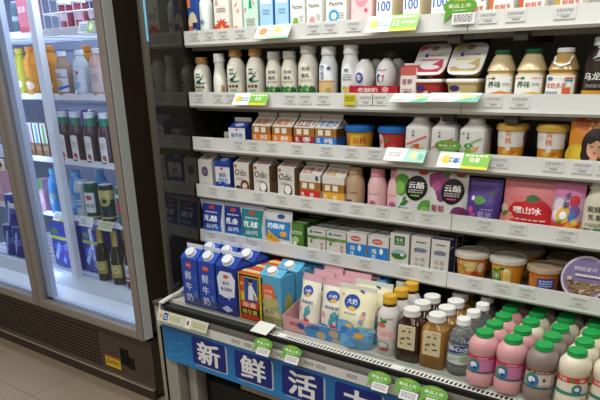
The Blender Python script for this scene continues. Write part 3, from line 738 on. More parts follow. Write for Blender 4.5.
h = MB(); h.tube([(-.017, -.012, .099), (-.015, -.026, .086), (0, -.030, .080), (.015, -.026, .086), (.017, -.012, .099)], .0028, M('#d9d8d4', .35), 6); h.build('carry_loop', s3)
put(s3, -.391, YI, z, .06, .05, 'caramel soy drink bottle with white loop cap and red and orange label', 'bottle')
dkb = bottle('tea_bottle', [(.027, 0), (.029, .003), (.029, .085), (.027, .098), (.017, .112), (.0155, .122)], M('#2f2723', .15, coat=.6), (.0175, .118, .134, '#c9cfca'), [('r', 0, 0, 1, .14, '#c9902e'), ('t', '乌龙茶', .5, .55, .22, .8, '#d9d8d2'), ('l', .2, .8, .30, .03, 2, '#8f8a80')], span=2.2, band=(.024, .09))
put(dkb, -.322, YI+.002, z, .058, .1, 'dark brown tea bottle with white lettering beside the white loop cap bottle', 'bottle')
again(dkb, -.258, YI-.004, z, .058, 'dark brown tea bottle at the end of second shelf, furthest from dark end panel')

# ================================================================== third shelf
z = SURF[2] + .0002
w_ = MB(); w_.rbox(-.031, .031, -.02, .02, 0, .040, .002, M('#b9b6b0', .5)); printing(w_, [('l', .15, .85, .7, .06, 2, '#8f8c88')], flat_front(.062, .04, -.02), .062, .04)
o = w_.build('small_carton'); tag(o, 'plain low grey-white carton lying alone near the dark end panel', 'carton'); put(o, -1.368, YI+.03, z, .04)
c = gable_carton('milk_carton', .066, .066, .056, .016, .012, '#d6d8dc', front=[('t', '鲜牛奶', .5, .62, .26, .7, '#3a62a8'), ('l', .15, .85, .34, .08, 2, '#7d97c4'), ('e', .5, .92, .08, .05, '#cf5a50'), ('p', [(0, 0), (1, 0), (1, .1), (.5, .22), (0, .08)], '#3f78c0')], roof=[('e', .5, .5, .28, .26, '#b9c4dc')], roof_col='#2b46a0', side_col='#2b46a0')
put(c, -1.318, YI, z, .066, 0, 'short blue and white milk carton beside orange-banded cartons', 'carton')
def band_carton(col, txt, extra, tcol=None):
    tcol = tcol or col
    return gable_carton('milk_carton', .070, .070, .065, .025, .018, '#dddad2',
        front=[('r', 0, .66, 1, 1, '#a8742f'), ('r', 0, 0, 1, .66, col), ('r', .14, .73, .38, .95, '#e3ddd0'), ('r', .50, .73, .74, .95, '#e3ddd0'), ('t', extra, .64, .52, .22, .4, '#e8e0d8'), ('t', '乳', .18, .52, .2, '#e8e0d8'), ('l', .46, .8, .36, .05, 2, '#e0cfc4')],
        roof=[('t', txt, .40, .45, .60, .66, tcol), ('l', .78, .92, .6, .08, 3, tcol)], side_col='#6a4a2c', side=[('r', 0, 0, 1, .66, col)])
A = band_carton('#e07f2c', '爽滑', '鲜')
put(A, -1.222, YI, z, .07, 0, 'orange-banded gable carton touching the short blue and white carton', 'carton')
again(A, -1.145, YI, z, .07, 'orange-banded gable carton touching the maroon-banded one')
B = band_carton('#a02c38', '红豆', '枣'); put(B, -1.067, YI, z, .07, 0, 'maroon-banded white gable carton with gold strip', 'carton')
C_ = band_carton('#2f74c4', '牛奶', '纯'); put(C_, -.994, YI, z, .07, 0, 'blue-banded white gable carton with gold strip', 'carton')
blue_lid = M('#2a6cb8', .3)
c = cup('yogurt_cup', .031, .0375, .064, '#dfa62f', blue_lid, [('r', .0, 0, .34, .96, '#e0853a'), ('e', .62, .48, .26, .34, '#e9c64a'), ('t', '黄桃', .7, .6, .26, '#c8443c'), ('r', .52, .32, .88, .40, '#d8585a'), ('e', .2, .3, .12, .16, '#d97030'), ('l', .1, .9, .9, .04, 1, '#6aa050')], lid_h=.012)
put(c, -.884, YI, z, .08, 0, 'yellow yogurt cup with a blue lid', 'cup')
c = cup('yogurt_cup', .031, .0375, .064, '#c5343a', blue_lid, [('e', .22, .55, .18, .36, '#dfc9c4'), ('t', '草莓', .22, .62, .24, '#c8343c'), ('r', .17, .06, .27, .26, '#e2d8d4'), ('s', .7, .4, .14, .22, 8, '#d95550'), ('f', .72, .78, .16, .3, .4, '#4a8a3c'), ('l', .45, .9, .3, .05, 2, '#e09a94'), ('e', .5, .7, .06, .1, '#4a8a3c')], lid_h=.012)
put(c, -.785, YI, z, .08, 0, 'red strawberry yogurt cup with a blue lid', 'cup')
def square_bottle(pic):
    return bottle('yogurt_bottle', [(.031, 0, 6), (.0325, .003, 6), (.0325, .076, 6), (.0305, .079, 6), (.0205, .0905, 3), (.019, .093, 2)], M('#dcdad6', .35), (.0195, .09, .112, '#dbd9d6'), pic, span=1.5, band=(.020, .078), e=6)
ver = [('t', '优', .34, .82, .10, '#555a56'), ('t', '酪', .34, .68, .10, '#555a56')]
sb = square_bottle(ver + [('p', [(.05, .26), (.95, .60), (.95, .68), (.05, .34)], '#db6a6a'), ('e', .56, .20, .22, .14, '#cf5238'), ('e', .36, .14, .14, .1, '#e08a5a'), ('e', .76, .24, .1, .08, '#e8c9a0'), ('f', .3, .24, .25, .3, .4, '#6aa050')])
put(sb, -.709, YI, z, .064, .1, 'white square-shouldered yogurt bottle with strawberry print beside the red cup', 'bottle')
sb = square_bottle(ver + [('p', [(.05, .16), (.95, .56), (.95, .64), (.05, .24)], '#db7a86'), ('f', .3, .16, .5, .3, .3, '#c9808c')])
put(sb, -.640, YI, z, .064, .08, 'white square-shouldered yogurt bottle with pink stripe behind the green speech-bubble tag', 'bottle')
sb = square_bottle(ver + [('e', .40, .36, .2, .11, '#4a9a4c'), ('t', '新', .40, .36, .1, '#dfe8d8'), ('p', [(.4, .4), (.9, .62), (.95, .7), (.5, .5)], '#7ab85c'), ('e', .62, .24, .16, .1, '#d8b06a'), ('e', .40, .16, .16, .1, '#8ab04c'), ('f', .7, .2, .25, .3, .9, '#d8806a'), ('f', .1, .8, .14, .4, .8, '#5a9a4c')])
put(sb, -.568, YI, z, .064, .06, 'white square-shouldered yogurt bottle with kiwi green print and round green badge', 'bottle')
def peach():
    t = cup('dessert_cup', .026, .0320, .082, '#d79a34', '#c7a14a', [('r', 0, 0, 1, .46, '#dd962c'), ('e', .2, .36, .08, .07, '#e08a2c'), ('e', .45, .38, .1, .07, '#e9bd5a'), ('e', .7, .38, .08, .06, '#d8702c'), ('e', .3, .2, .1, .1, '#e6b14a'), ('e', .6, .16, .12, .1, '#e08a2c'), ('e', .8, .26, .1, .1, '#e9bd5a')], lid_h=.012, over=.0035)
    sl = MB(); printing(sl, [('r', 0, 0, 1, 1, '#dcd8d2'), ('t', '黄', .52, .74, .34, '#d86a3c'), ('t', '桃', .52, .36, .34, '#d86a3c'), ('r', .46, -.18, .60, .02, '#dcd8d2'), ('l', .2, .36, .6, .05, 2, '#c9c0b8')], wrapped(lambda v: .0290+.0026*v, .042, .040, 2.5), .075, .040, off=.0012, curved=14)
    sl.build('paper_sleeve', t)['label'] = 'white paper sleeve with orange characters'
    sp = MB(); sp.rbox(-.004, .004, -.003, .003, -.008, .008, .002, M('#2b2726', .45)); sp.move(Matrix.Translation((.032, -.008, .064))); sp.build('folded_spoon', t)
    return t
p = peach(); put(p, -.483, YI, z, .07, 0, 'gold-lidded yellow peach cup next to white kiwi bottle', 'cup')
again(p, -.394, YI, z, .07, 'gold-lidded yellow peach cup next to the orange pouch with a woman drawn on it')
p = pouch('snack_pouch', .085, .128, .035, '#d98a34', [('r', 0, 0, 1, .25, '#c8b23c'), ('e', .25, .25, .3, .2, '#d8b83a'), ('e', .5, .78, .38, .12, '#b85a2a'), ('e', .75, .55, .3, .42, '#d89a4a'), ('t', '果冻', .5, .86, .09, '#e6c890'),
    ('e', .66, .46, .30, .24, '#2c2220'), ('e', .50, .30, .13, .14, '#2c2220'), ('e', .86, .28, .12, .14, '#2c2220'), ('e', .70, .40, .20, .18, '#dba78c'), ('p', [(.46, .52), (.60, .60), (.90, .58), (.94, .44), (.74, .52), (.56, .44)], '#2c2220'), ('e', .62, .41, .035, .010, '#4a3028'), ('e', .80, .41, .035, .010, '#4a3028'), ('e', .70, .31, .04, .012, '#b04a44'), ('r', .52, .02, .92, .16, '#4a9ac0'), ('e', .70, .22, .07, .06, '#dba78c')], waist=.04)
put(p, -.318, YI, z, .035, .05, 'orange pouch with a drawing of a dark-haired woman', 'pouch')

# ================================================================== fourth shelf
z = SURF[3] + .0002
WH = '#d2cdc6'
c = gable_carton('milk_carton', .060, .062, .098, .014, .012, WH, front=[('e', .48, .66, .24, .16, '#4a508e'), ('e', .48, .66, .17, .09, '#8a6a90'), ('l', .2, .8, .22, .03, 3, '#a09a98'), ('o', .48, .2, .28, .12, .12, '#b5b0ac')], roof=[('e', .5, .5, .3, .28, '#a89e98')])
put(c, -1.464, YI, z, .062, 0, 'white gable carton with a round blue emblem next to the dark end panel', 'carton')
c = gable_carton('milk_carton', .062, .062, .098, .014, .012, '#d6d8de', front=[('r', 0, .86, 1, 1, '#2b46a0'), ('e', .45, .80, .10, .045, '#cf5a50'), ('t', '鲜奶', .5, .60, .15, '#33509c'), ('l', .16, .84, .46, .05, 2, '#4f6cb0'), ('p', [(0, 0), (1, 0), (1, .36), (.7, .32), (.5, .42), (.3, .32), (0, .40)], '#2b46a0'), ('e', .52, .18, .1, .08, '#c3cde4')], roof=[('e', .5, .5, .26, .28, '#b9c4dc')], roof_col='#2b46a0', side_col='#2b46a0')
put(c, -1.388, YI, z, .062, 0, 'blue-topped white milk carton between the round emblem carton and the chocolate carton', 'carton')
def odic(art):
    return gable_carton('oat_drink_carton', .061, .062, .099, .014, .012, WH, front=[('t', 'Odic', .46, .73, .19, .78, '#2b2622'), ('e', .12, .92, .09, .05, '#cf5a44'), ('l', .2, .6, .55, .025, 2, '#9a948c')] + art, roof=[('l', .2, .9, .7, .12, 3, '#b0605a')], side_col='#8f7453', side=[('l', .2, .8, .8, .03, 6, '#6d573c')])
c = odic([('o', .70, .32, .30, .20, .45, '#6b3f28'), ('p', [(.5, .17), (.7, .14), (.92, .24), (.8, .32), (.62, .24)], '#c98a4a'), ('e', .25, .24, .18, .09, '#3c2a20')])
put(c, -1.310, YI, z, .066, 0, 'white carton with script lettering over a chocolate swirl', 'carton')
c = odic([('e', .62, .34, .26, .19, '#3a322c'), ('e', .60, .37, .20, .13, '#e3dfd8')])
put(c, -1.228, YI, z, .062, 0, 'white carton with script lettering over a halved coconut beside chocolate carton', 'carton')
again(c, -1.134, YI, z, .062, 'white carton with script lettering over a halved coconut beside the red-banded carton')
def band2(col, txt, tcol, badge):
    return gable_carton('milk_carton', .072, .070, .084, .024, .014, '#d9d4cc',
        front=[('r', 0, .76, 1, 1, '#d9d4cc'), ('r', 0, .50, 1, .78, '#a0702f'), ('r', 0, 0, 1, .50, col), ('r', .12, .56, .36, .74, '#e0d9cc'), ('r', .48, .56, .72, .74, '#e0d9cc'), ('t', '乳', .16, .34, .16, '#e8e0d8'), ('t', '鲜', .60, .34, .16, '#e8e0d8'), ('l', .46, .86, .2, .04, 2, '#e0cfc4'), ('r', .78, .84, .90, .99, badge)],
        roof=[('t', txt, .32, .46, .62, .5, tcol), ('l', .68, .92, .7, .08, 3, tcol)], side_col='#c9c2b6', side=[('r', 0, .5, 1, .78, '#8a602a')])
c = band2('#c8322c', '红枣', '#c8403c', '#3a3f78'); put(c, -1.048, YI, z, .07, 0, 'white gable carton with a red lower band', 'carton')
c = band2('#dda22c', '燕麦', '#d9a23c', '#d9d4cc'); put(c, -.968, YI, z, .07, 0, 'white gable carton with a yellow lower band', 'carton')
def round_bottle(col, capcol, pic):
    return bottle('drink_bottle', [(.024, 0), (.0265, .003), (.0265, .068), (.024, .082), (.0185, .093), (.0175, .098)], M(col, .3), (.0195, .095, .116, capcol), pic, span=2.0, band=(.006, .07))
b = round_bottle('#c0a283', '#b08f6c', [('l', .3, .75, .66, .05, 1, '#8a6c50'), ('e', .32, .30, .14, .12, '#3c2c28'), ('e', .36, .24, .1, .08, '#a8504a'), ('f', .4, .2, .3, .2, .3, '#6a4a3a'), ('e', .32, .40, .05, .05, '#d8c0a8')])
put(b, -.894, YI, z, .053, .2, 'tan drink bottle with a small dark figure, beside the yellow-banded carton', 'bottle')
pkp = [('l', .2, .8, .70, .05, 1, '#c98a98'), ('f', .2, .26, .3, .4, .6, '#a05a90'), ('f', .42, .22, .3, .4, 1.4, '#7a4a88'), ('f', .62, .24, .3, .4, 2.2, '#b06a98'), ('l', .2, .8, .14, .05, 2, '#c98aa0'), ('e', .36, .36, .08, .08, '#c9607a')]
b = round_bottle('#dfb5b6', '#d990a0', pkp)
put(b, -.826, YI, z, .053, .15, 'pink drink bottle with purple flowers next to tan bottle', 'bottle')
again(b, -.770, YI+.006, z, .053, 'pink drink bottle with purple flowers half hidden by the lime pouch', .15)
def jelly(fruit, name_txt, art):
    return pouch('jelly_pouch', .100, .124, .03, '#d3d2cf', art + [('e', .64, .62, .30, .25, '#1f1d1e'), ('t', name_txt, .64, .68, .13, .44, '#e6e4e0'), ('l', .44, .84, .58, .025, 2, '#b9b6b2'), ('r', .52, .46, .76, .49, fruit)], hole=False, gusset=True)
lime = jelly('#86b043', '云酪', [('e', .20, .66, .26, .22, '#5d9a3c'), ('e', .14, .60, .16, .14, '#86b85a'), ('e', .92, .18, .2, .22, '#6aa648'), ('e', .90, .14, .12, .12, '#9cc878'), ('f', .2, .24, .3, .4, .5, '#3f7a3a'), ('t', '青柠', .30, .16, .12, '#3a8a80'), ('e', .78, .94, .14, .06, '#b8403c'), ('f', .30, .3, .2, .5, 1.2, '#4a8a40')])
put(lime, -.722, YI, z, .03, 0, 'white jelly pouch with green limes and a black round badge', 'pouch')
grape = jelly('#c0447c', '云酪', [('e', .22, .80, .34, .16, '#a04a7c'), ('e', .30, .60, .12, .1, '#8a4a7c'), ('e', .36, .50, .12, .1, '#7a4070'), ('e', .20, .70, .12, .1, '#b0608c'), ('e', .84, .14, .22, .2, '#7a3c68'), ('e', .70, .10, .12, .12, '#94507e'), ('t', '葡萄', .28, .26, .14, '#b04a68'), ('r', .08, .06, .36, .12, '#4a9a9a'), ('f', .3, .9, .25, .4, .2, '#5a8a40'), ('e', .8, .95, .14, .05, '#b8403c')])
put(grape, -.624, YI, z, .03, 0, 'white jelly pouch with purple grapes and a black round badge', 'pouch')
p = pouch('jelly_pouch', .086, .112, .042, '#54408c', [('r', 0, .86, 1, .93, '#654a9a'), ('f', .30, .52, .35, .5, .2, '#5a9a44'), ('e', .42, .56, .14, .09, '#5a9a44'), ('e', .22, .14, .14, .09, '#4a9a4c'), ('t', '蓝莓', .62, .26, .15, '#b9aed8'), ('l', .5, .85, .38, .03, 1, '#a597cc'), ('e', .20, .36, .08, .07, '#c9588a'), ('e', .28, .24, .08, .06, '#b04a80'), ('e', .24, .6, .05, .05, '#dfd8e8'), ('f', .85, .66, .2, .4, 2.4, '#3f6a3c'), ('p', [(.7, 0), (1, 0), (1, .14)], '#7a3c8c')])
put(p, -.532, YI, z, .040, 0, 'deep purple jelly pouch with green leaves', 'pouch')
p = pouch('jelly_pouch', .128, .124, .042, '#d77f82', [('r', 0, 0, 1, .06, '#c23a40'), ('e', .54, .34, .40, .32, '#c0282f'), ('r', .2, .02, .95, .42, '#c0282f'), ('e', .12, .2, .16, .18, '#d78a7a'), ('e', .06, .40, .08, .1, '#e0c0a0'), ('f', .40, .62, .3, .45, .1, '#3f6b38'), ('f', .02, .28, .16, .5, .6, '#4f7a3c'), ('t', '嘿山冰', .50, .42, .13, .5, '#ecdcd8'), ('l', .3, .85, .25, .03, 1, '#e0b8b0'), ('l', .35, .8, .14, .03, 1, '#e0b8b0'), ('e', .10, .08, .16, .08, '#dba09a'), ('e', .3, .62, .16, .06, '#d8706a')])
put(p, -.422, YI, z, .035, 0, 'big pink and red jelly pouch with white lettering', 'pouch')
p = pouch('jelly_pouch', .066, .120, .034, '#cf7aa4', [('r', 0, .32, 1, .74, '#c5a7c4'), ('e', .24, .52, .2, .2, '#d8cfdc'), ('r', 0, 0, 1, .28, '#cf4a34'), ('e', .75, .16, .28, .16, '#dd9434'), ('e', .3, .12, .25, .12, '#d0442c'), ('o', .42, .42, .24, .15, .45, '#dba93c'), ('e', .42, .42, .11, .07, '#dfe2e8'), ('t', '多', .50, .76, .14, '#5a3a6a'), ('t', '果', .46, .60, .12, '#6a4a78'), ('e', .72, .68, .16, .11, '#c8323a'), ('e', .76, .5, .16, .12, '#7a5a9c'), ('e', .68, .40, .10, .1, '#4a7ac0'), ('f', .2, .28, .25, .4, .3, '#4f8a3c'), ('s', .8, .3, .16, .08, 8, '#e0c060')])
put(p, -.340, YI-.004, z, .032, .1, 'pink candy pouch with a yellow ring and mixed fruit', 'pouch')
b = bottle('yogurt_bottle', milk_profile(.031, .128, .022), M('#d6d1bd', .25), (.025, .110, .130, '#c9c6bf'), [('t', '炭烧', .42, .78, .18, '#4a4a44'), ('t', '酪', .62, .55, .16, '#4a4a44'), ('t', '乳', .36, .55, .16, '#4a4a44'), ('l', .2, .8, .36, .03, 2, '#908c80'), ('r', 0, 0, 1, .14, '#2e5a30'), ('s', .25, .15, .2, .1, 9, '#2e5a30'), ('s', .6, .16, .2, .1, 9, '#3b7040'), ('s', .9, .14, .2, .1, 9, '#2a5030')], span=2, band=(.01, .086), e=2.4)
put(b, -.277, YI, z, .062, .1, 'cream yogurt bottle with dark lettering over green leaves beside the candy pouch', 'bottle')

# ================================================================== lowest shelf
z = SURF[4] + .0002
def milk_pouch(col, low, w, txt):
    return pouch('milk_powder_pouch', w, .124, .034, '#c3c6ca', [('p', [(.08, .10), (.92, .10), (.94, .90), (.06, .90)], col), ('p', [(.08, .10), (.92, .10), (.92, .38), (.08, .34)], low), ('e', .5, .82, .13, .05, '#c04a48'), ('l', .25, .8, .70, .03, 1, '#c5cbe0'), ('t', txt, .5, .54, .15, .6, '#dfe4ee'), ('t', '高钙', .55, .34, .12, .5, '#cfd8e8'), ('l', .3, .72, .2, .03, 2, '#aab8d8')], waist=.10, hole=False, seal_col='#b9bcc2')
p = milk_pouch('#2b3f8c', '#2c64b0', .108, '乳酪'); put(p, -1.441, 1.452, z, .034, 0, 'dark blue pouch with white lettering next to the dark end panel', 'pouch')
p = milk_pouch('#27387e', '#2c64b0', .092, '乳条'); put(p, -1.347, 1.456, z, .034, .06, 'dark blue pouch with white lettering next to the teal pouch', 'pouch')
p = milk_pouch('#2f7f80', '#2f8a88', .108, '乳球'); put(p, -1.268, 1.452, z, .034, 0, 'teal pouch with white lettering', 'pouch')
p = pouch('cheese_snack_pouch', .108, .120, .034, '#c9cacb', [('r', .04, .34, .96, .74, '#2f7ab8'), ('p', [(.04, .30), (.04, .5), (.6, .40), (.96, .28), (.96, .34)], '#2f7ab8'), ('e', .62, .86, .14, .055, '#3c4f8c'), ('t', '奶酪棒', .48, .62, .13, .66, '#dfe4ea'), ('p', [(.10, .18), (.60, .16), (.64, .30), (.20, .52)], '#dca83c'), ('e', .32, .33, .05, .035, '#c48a24'), ('e', .44, .25, .05, .03, '#c48a24'), ('e', .78, .44, .12, .07, '#d8963c')], waist=.06)
put(p, -1.166, 1.452, z, .034, 0, 'white and blue pouch with a wedge of cheese', 'pouch')
def box_row(proto, x, n, d, text, first_label, w, h):
    put(proto, x, YI, z, d, 0, first_label, 'carton', 'boxed drinks in rows on the lowest shelf')
    for k in range(1, n):
        again(proto, x+.0008*k, YI + k*(d+.0015), z, d, f'{text}, {ORD[k]} from the shelf edge')
g1 = brick_carton('milk_box', .058, .042, .088, '#5c8a3c', [('r', 0, 0, 1, 1, '#55823a'), ('s', .3, .36, .3, .16, 9, '#7aa04c'), ('s', .7, .2, .3, .16, 9, '#3f6f2e'), ('e', .5, .44, .2, .12, '#a9c48a'), ('r', .1, .64, .9, .74, '#c9d2b8'), ('l', .15, .85, .69, .04, 1, '#4a6a34'), ('e', .45, .3, .12, .08, '#d0d8c0')], side_col='#4a7a34', top_col='#5c8a3c')
box_row(g1, -1.102, 4, .042, 'leaf green drink box', 'leaf green drink box at the shelf edge beside the cheese pouch', .058, .088)
gw = [('r', 0, .66, 1, .76, '#5c8a3c'), ('s', .3, .68, .3, .08, 9, '#5c8a3c'), ('s', .75, .70, .3, .08, 9, '#6f9a48'), ('e', .2, .90, .10, .06, '#2f9a7a'), ('l', .36, .8, .9, .05, 1, '#4a4a48'), ('t', '纯', .80, .48, .12, '#cf6a58'), ('t', '奶', .80, .32, .12, '#cf6a58'), ('t', '牛', .80, .16, .12, '#cf6a58'), ('e', .22, .54, .06, .07, '#5a7a48'), ('l', .15, .6, .2, .03, 2, '#b0aaa4')]
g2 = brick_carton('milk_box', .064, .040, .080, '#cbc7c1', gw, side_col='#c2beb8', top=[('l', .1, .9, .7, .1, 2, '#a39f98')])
box_row(g2, -1.026, 6, .040, 'green-hill milk box in the row beside leaf green boxes', 'white milk box with green hill print at the shelf edge beside leaf green box', .064, .080)
g3 = brick_carton('milk_box', .066, .040, .080, '#cbc7c1', gw, side_col='#c2beb8', top=[('l', .1, .9, .7, .1, 2, '#a39f98')])
box_row(g3, -.957, 6, .040, 'green-hill milk box in the row beside blue-fronted boxes', 'white milk box with green hill print at the shelf edge beside blue-fronted box', .066, .080)
bw = [('r', 0, 0, 1, .66, '#2f80c8'), ('e', .46, .82, .26, .09, '#c9564c'), ('l', .3, .64, .82, .04, 1, '#e6d0cc'), ('t', '纯', .30, .50, .17, '#dbe4ee'), ('t', '牛', .30, .30, .17, '#dbe4ee'), ('t', '奶', .30, .11, .17, '#dbe4ee'), ('e', .66, .52, .09, .10, '#dbe4ee'), ('p', [(.60, .54), (.72, .54), (.66, .66)], '#dbe4ee'), ('e', .68, .10, .16, .10, '#9ab4d8'), ('e', .68, .08, .10, .06, '#c9a0a0')]
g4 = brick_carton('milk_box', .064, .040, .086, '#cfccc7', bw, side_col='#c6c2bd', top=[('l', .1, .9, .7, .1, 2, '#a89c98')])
box_row(g4, -.888, 6, .040, 'blue-fronted milk box in the row beside green-hill boxes', 'blue-fronted milk box at the shelf edge beside green hill boxes', .064, .086)
g5 = brick_carton('milk_box', .064, .040, .086, '#cfccc7', bw, side_col='#c6c2bd', top=[('l', .1, .9, .7, .1, 2, '#a89c98')])
box_row(g5, -.818, 6, .040, 'blue-fronted milk box in the row beside landscape boxes', 'blue-fronted milk box at the shelf edge beside the green landscape box', .064, .086)
g6 = brick_carton('milk_box', .056, .040, .102, '#cdcbc4', [('r', .22, .70, .78, .94, '#2e6638'), ('t', '有机', .5, .84, .10, '#c9d8c0'), ('l', .3, .7, .75, .03, 1, '#a9c0a0'), ('e', .5, .44, .42, .13, '#4f8a3c'), ('e', .5, .50, .36, .09, '#9ab8c0'), ('e', .42, .40, .3, .07, '#3a6e30'), ('e', .66, .45, .1, .04, '#d8dcd8'), ('t', '纯牛', .52, .17, .13, .5, '#3f7a48')], side_col='#c3c0b9')
box_row(g6, -.753, 4, .040, 'tall white box with green landscape oval', 'tall white box with green landscape oval at the shelf edge', .056, .102)
tw = [('l', .25, .8, .86, .04, 1, '#5a5a60'), ('e', .5, .66, .36, .06, '#8a93a8'), ('l', .2, .8, .66, .03, 2, '#4a5470'), ('t', '纯', .34, .40, .11, '#b8aa92'), ('t', '甄', .66, .40, .11, '#b8aa92'), ('t', '牛', .34, .26, .11, '#b8aa92'), ('t', '奶', .66, .26, .11, '#b8aa92'), ('s', .5, .10, .16, .06, 10, '#7a5f3c')]
g7 = brick_carton('milk_box', .054, .040, .102, '#cbc8c2', tw, side_col='#c0bdb6')
box_row(g7, -.691, 4, .040, 'tall beige-lettered box in the row beside landscape boxes', 'tall white box with beige lettering at the shelf edge beside the landscape box', .054, .102)
g8 = brick_carton('milk_box', .050, .040, .102, '#cbc8c2', tw, side_col='#2c3358', side=[('f', .1, .8, .6, .2, 0, '#b9b6b0'), ('f', .2, .5, .6, .2, 0, '#7d82a0')], top_col='#55597a')
box_row(g8, -.635, 3, .040, 'tall white box with navy sides', 'tall white box with beige lettering and navy side, beside paper-lidded cups', .050, .102)
# cups with pale domed lids
lidc = '#c9c0b3'
def jcup(col, art):
    return cup('porridge_cup', .0335, .0415, .066, col, lidc, art, lid_h=.011, over=.004, dome=.002)
c1 = jcup('#dc8a3a', [('r', 0, 0, 1, .3, '#c4602c'), ('e', .3, .42, .14, .2, '#dba24c'), ('e', .6, .62, .16, .2, '#e3c682'), ('e', .75, .25, .12, .2, '#b5482a'), ('l', .15, .8, .8, .05, 2, '#e9d9a0'), ('e', .48, .2, .1, .12, '#dd8a3c'), ('f', .35, .5, .2, .3, .4, '#7a9a40'), ('e', .9, .6, .1, .2, '#dccfb8')])
put(c1, -.547, YI, z, .09, 0, 'orange cup with pale lid beside the tall white navy-sided box', 'cup')
c2 = jcup('#e6a82e', [('e', .28, .40, .20, .34, '#4f8a34'), ('e', .26, .3, .12, .18, '#86b04a'), ('p', [(.55, .1), (.72, .2), (.70, .7), (.52, .9)], '#e6ddc2'), ('f', .36, .7, .25, .3, .4, '#2f6a2a'), ('r', .74, 0, 1, 1, '#d98c2a'), ('e', .62, .5, .08, .2, '#e9c860'), ('t', '玉米', .26, .5, .22, '#e3e6c8')])
put(c2, -.456, YI-.002, z, .09, 0, 'yellow cup with green leaf print and pale lid in the front row', 'cup')
c3 = cup('porridge_cup', .031, .0375, .060, '#d2722c', '#b59f86', [('r', .42, .10, .92, .74, '#33499a'), ('l', .48, .86, .62, .06, 3, '#b9c4e0'), ('l', .48, .8, .28, .05, 2, '#8a9ac8'), ('e', .2, .4, .14, .3, '#d88a3c'), ('r', .42, 0, .7, .08, '#c83a3c')], lid_h=.010, over=.004)
put(c3, -.368, YI-.004, z, .08, 0, 'orange cup with a blue label and tan lid in the front row', 'cup')
again(c1, -.530, YI+.10, z, .09, 'orange cup with pale lid in the back row behind the front orange cup')
again(c2, -.445, YI+.10, z, .09, 'yellow cup with pale lid in the back row behind the front yellow cup')
again(c3, -.350, YI+.094, z, .08, 'orange cup with tan lid in the back row behind the blue-labelled cup')
again(c3, -.262, YI+.12, z, .08, 'orange cup with tan lid in the back row behind the muesli bowl')
# muesli bowl set on edge, lid to the front
bw_ = thing('muesli_bowl'); b = MB(); b.lathe([(.032, 0), (.034, .002), (.047, .040), (.050, .042)], M('#c9c2b4', .4), 36); b.build('bowl_body', bw_)
l = MB(); l.lathe([(.0505, .0405), (.052, .042), (.052, .046), (.050, .0475)], M('#cfc4d2', .35), 36)
rnd = random.Random(5)
art = [('e', .5, .5, .47, .47, '#8c7aa8'), ('p', [(.10, .40), (.90, .40), (.84, .22), (.66, .08), (.34, .08), (.16, .22)], '#8f765e'), ('e', .5, .30, .38, .14, '#8f765e')]
for k in range(60):
    u = rnd.uniform(.14, .86); v = rnd.uniform(.10, .42)
    if (u-.5)**2+(v-.5)**2 < .16: art.append(('e', u, v, .028, .018, rnd.choice(['#c2a888', '#6b4a3a', '#a98a68', '#d6c4aa', '#5a3a34'])))
art += [('t', '烘焙麦片', .5, .72, .10, .5, '#d9d2e2'), ('r', .30, .55, .86, .60, '#d6d0de'), ('r', .14, .44, .24, .52, '#d8c8a0')]
printing(l, art, lambda u, v, q: ((u-.5)*.1, (v-.5)*.1, .0476+q), .1, .1)
l.build('printed_lid', bw_)
bw_.location = (-.281, YI+.050, z+.0515); bw_.rotation_euler = (math.radians(80), 0, 0); tag(bw_, 'muesli bowl set on edge showing its purple lid', 'bowl')
# ================================================================== things standing on the deck
z = DECK + .0003
YD = 1.292
# tall fresh milk cartons
def tall_milk():
    return gable_carton('milk_carton', .068, .068, .153, .026, .013, '#2c4aa6', front=[('e', .46, .86, .20, .06, '#c9483f'), ('l', .34, .6, .865, .018, 1, '#e6c9c0'), ('t', '鲜', .40, .64, .19, .40, '#c3cbe0'), ('t', '牛', .40, .40, .17, .40, '#c3cbe0'), ('t', '奶', .40, .17, .17, .40, '#c3cbe0'), ('l', .70, .92, .30, .02, 4, '#7d90c8'), ('o', .84, .60, .1, .05, .2, '#6f84c0')],
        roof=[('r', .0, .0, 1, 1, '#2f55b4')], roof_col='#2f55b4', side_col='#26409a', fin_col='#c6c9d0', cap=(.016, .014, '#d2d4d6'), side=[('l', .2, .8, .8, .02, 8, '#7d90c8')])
c = tall_milk(); put(c, -1.391, YD-.004, z, .07, .0, 'tall blue fresh milk carton at the front next to the dark end panel', 'carton')
again(c, -1.317, YD-.004, z, .07, 'tall blue fresh milk carton at the front beside the navy and white carton')
d_ = gable_carton('milk_carton', .078, .072, .152, .026, .013, '#26388c', front=[('p', [(.10, .40), (.90, .40), (.97, .76), (.78, .90), (.22, .90), (.03, .76)], '#cfd2da'), ('e', .5, .42, .30, .06, '#cfd2da'), ('e', .5, .80, .14, .04, '#c9584c'), ('t', '鲜牛', .5, .66, .09, .36, '#3a4a94'), ('t', '每日鲜奶', .5, .54, .08, .58, '#3a4a94'), ('p', [(.56, .42), (.70, .42), (.62, .30)], '#b9c4e0'), ('p', [(.20, .12), (.5, .05), (.80, .12), (.5, .20)], '#c3c9dc')],
    roof_col='#2b46a0', side_col='#2b3f98', fin_col='#c9ccd2', cap=(.017, .015, '#d6d8d8'))
put(d_, -1.235, YD-.004, z, .072, 0, 'navy carton with a white label shield at the front beside two tall blue cartons', 'carton')
again(c, -1.388, YD+.076, z, .07, 'tall blue fresh milk carton in the second row next to the dark end panel')
again(c, -1.313, YD+.076, z, .07, 'tall blue fresh milk carton in the second row, middle of three')
again(d_, -1.232, YD+.078, z, .072, 'navy carton with a white label shield in the second row')
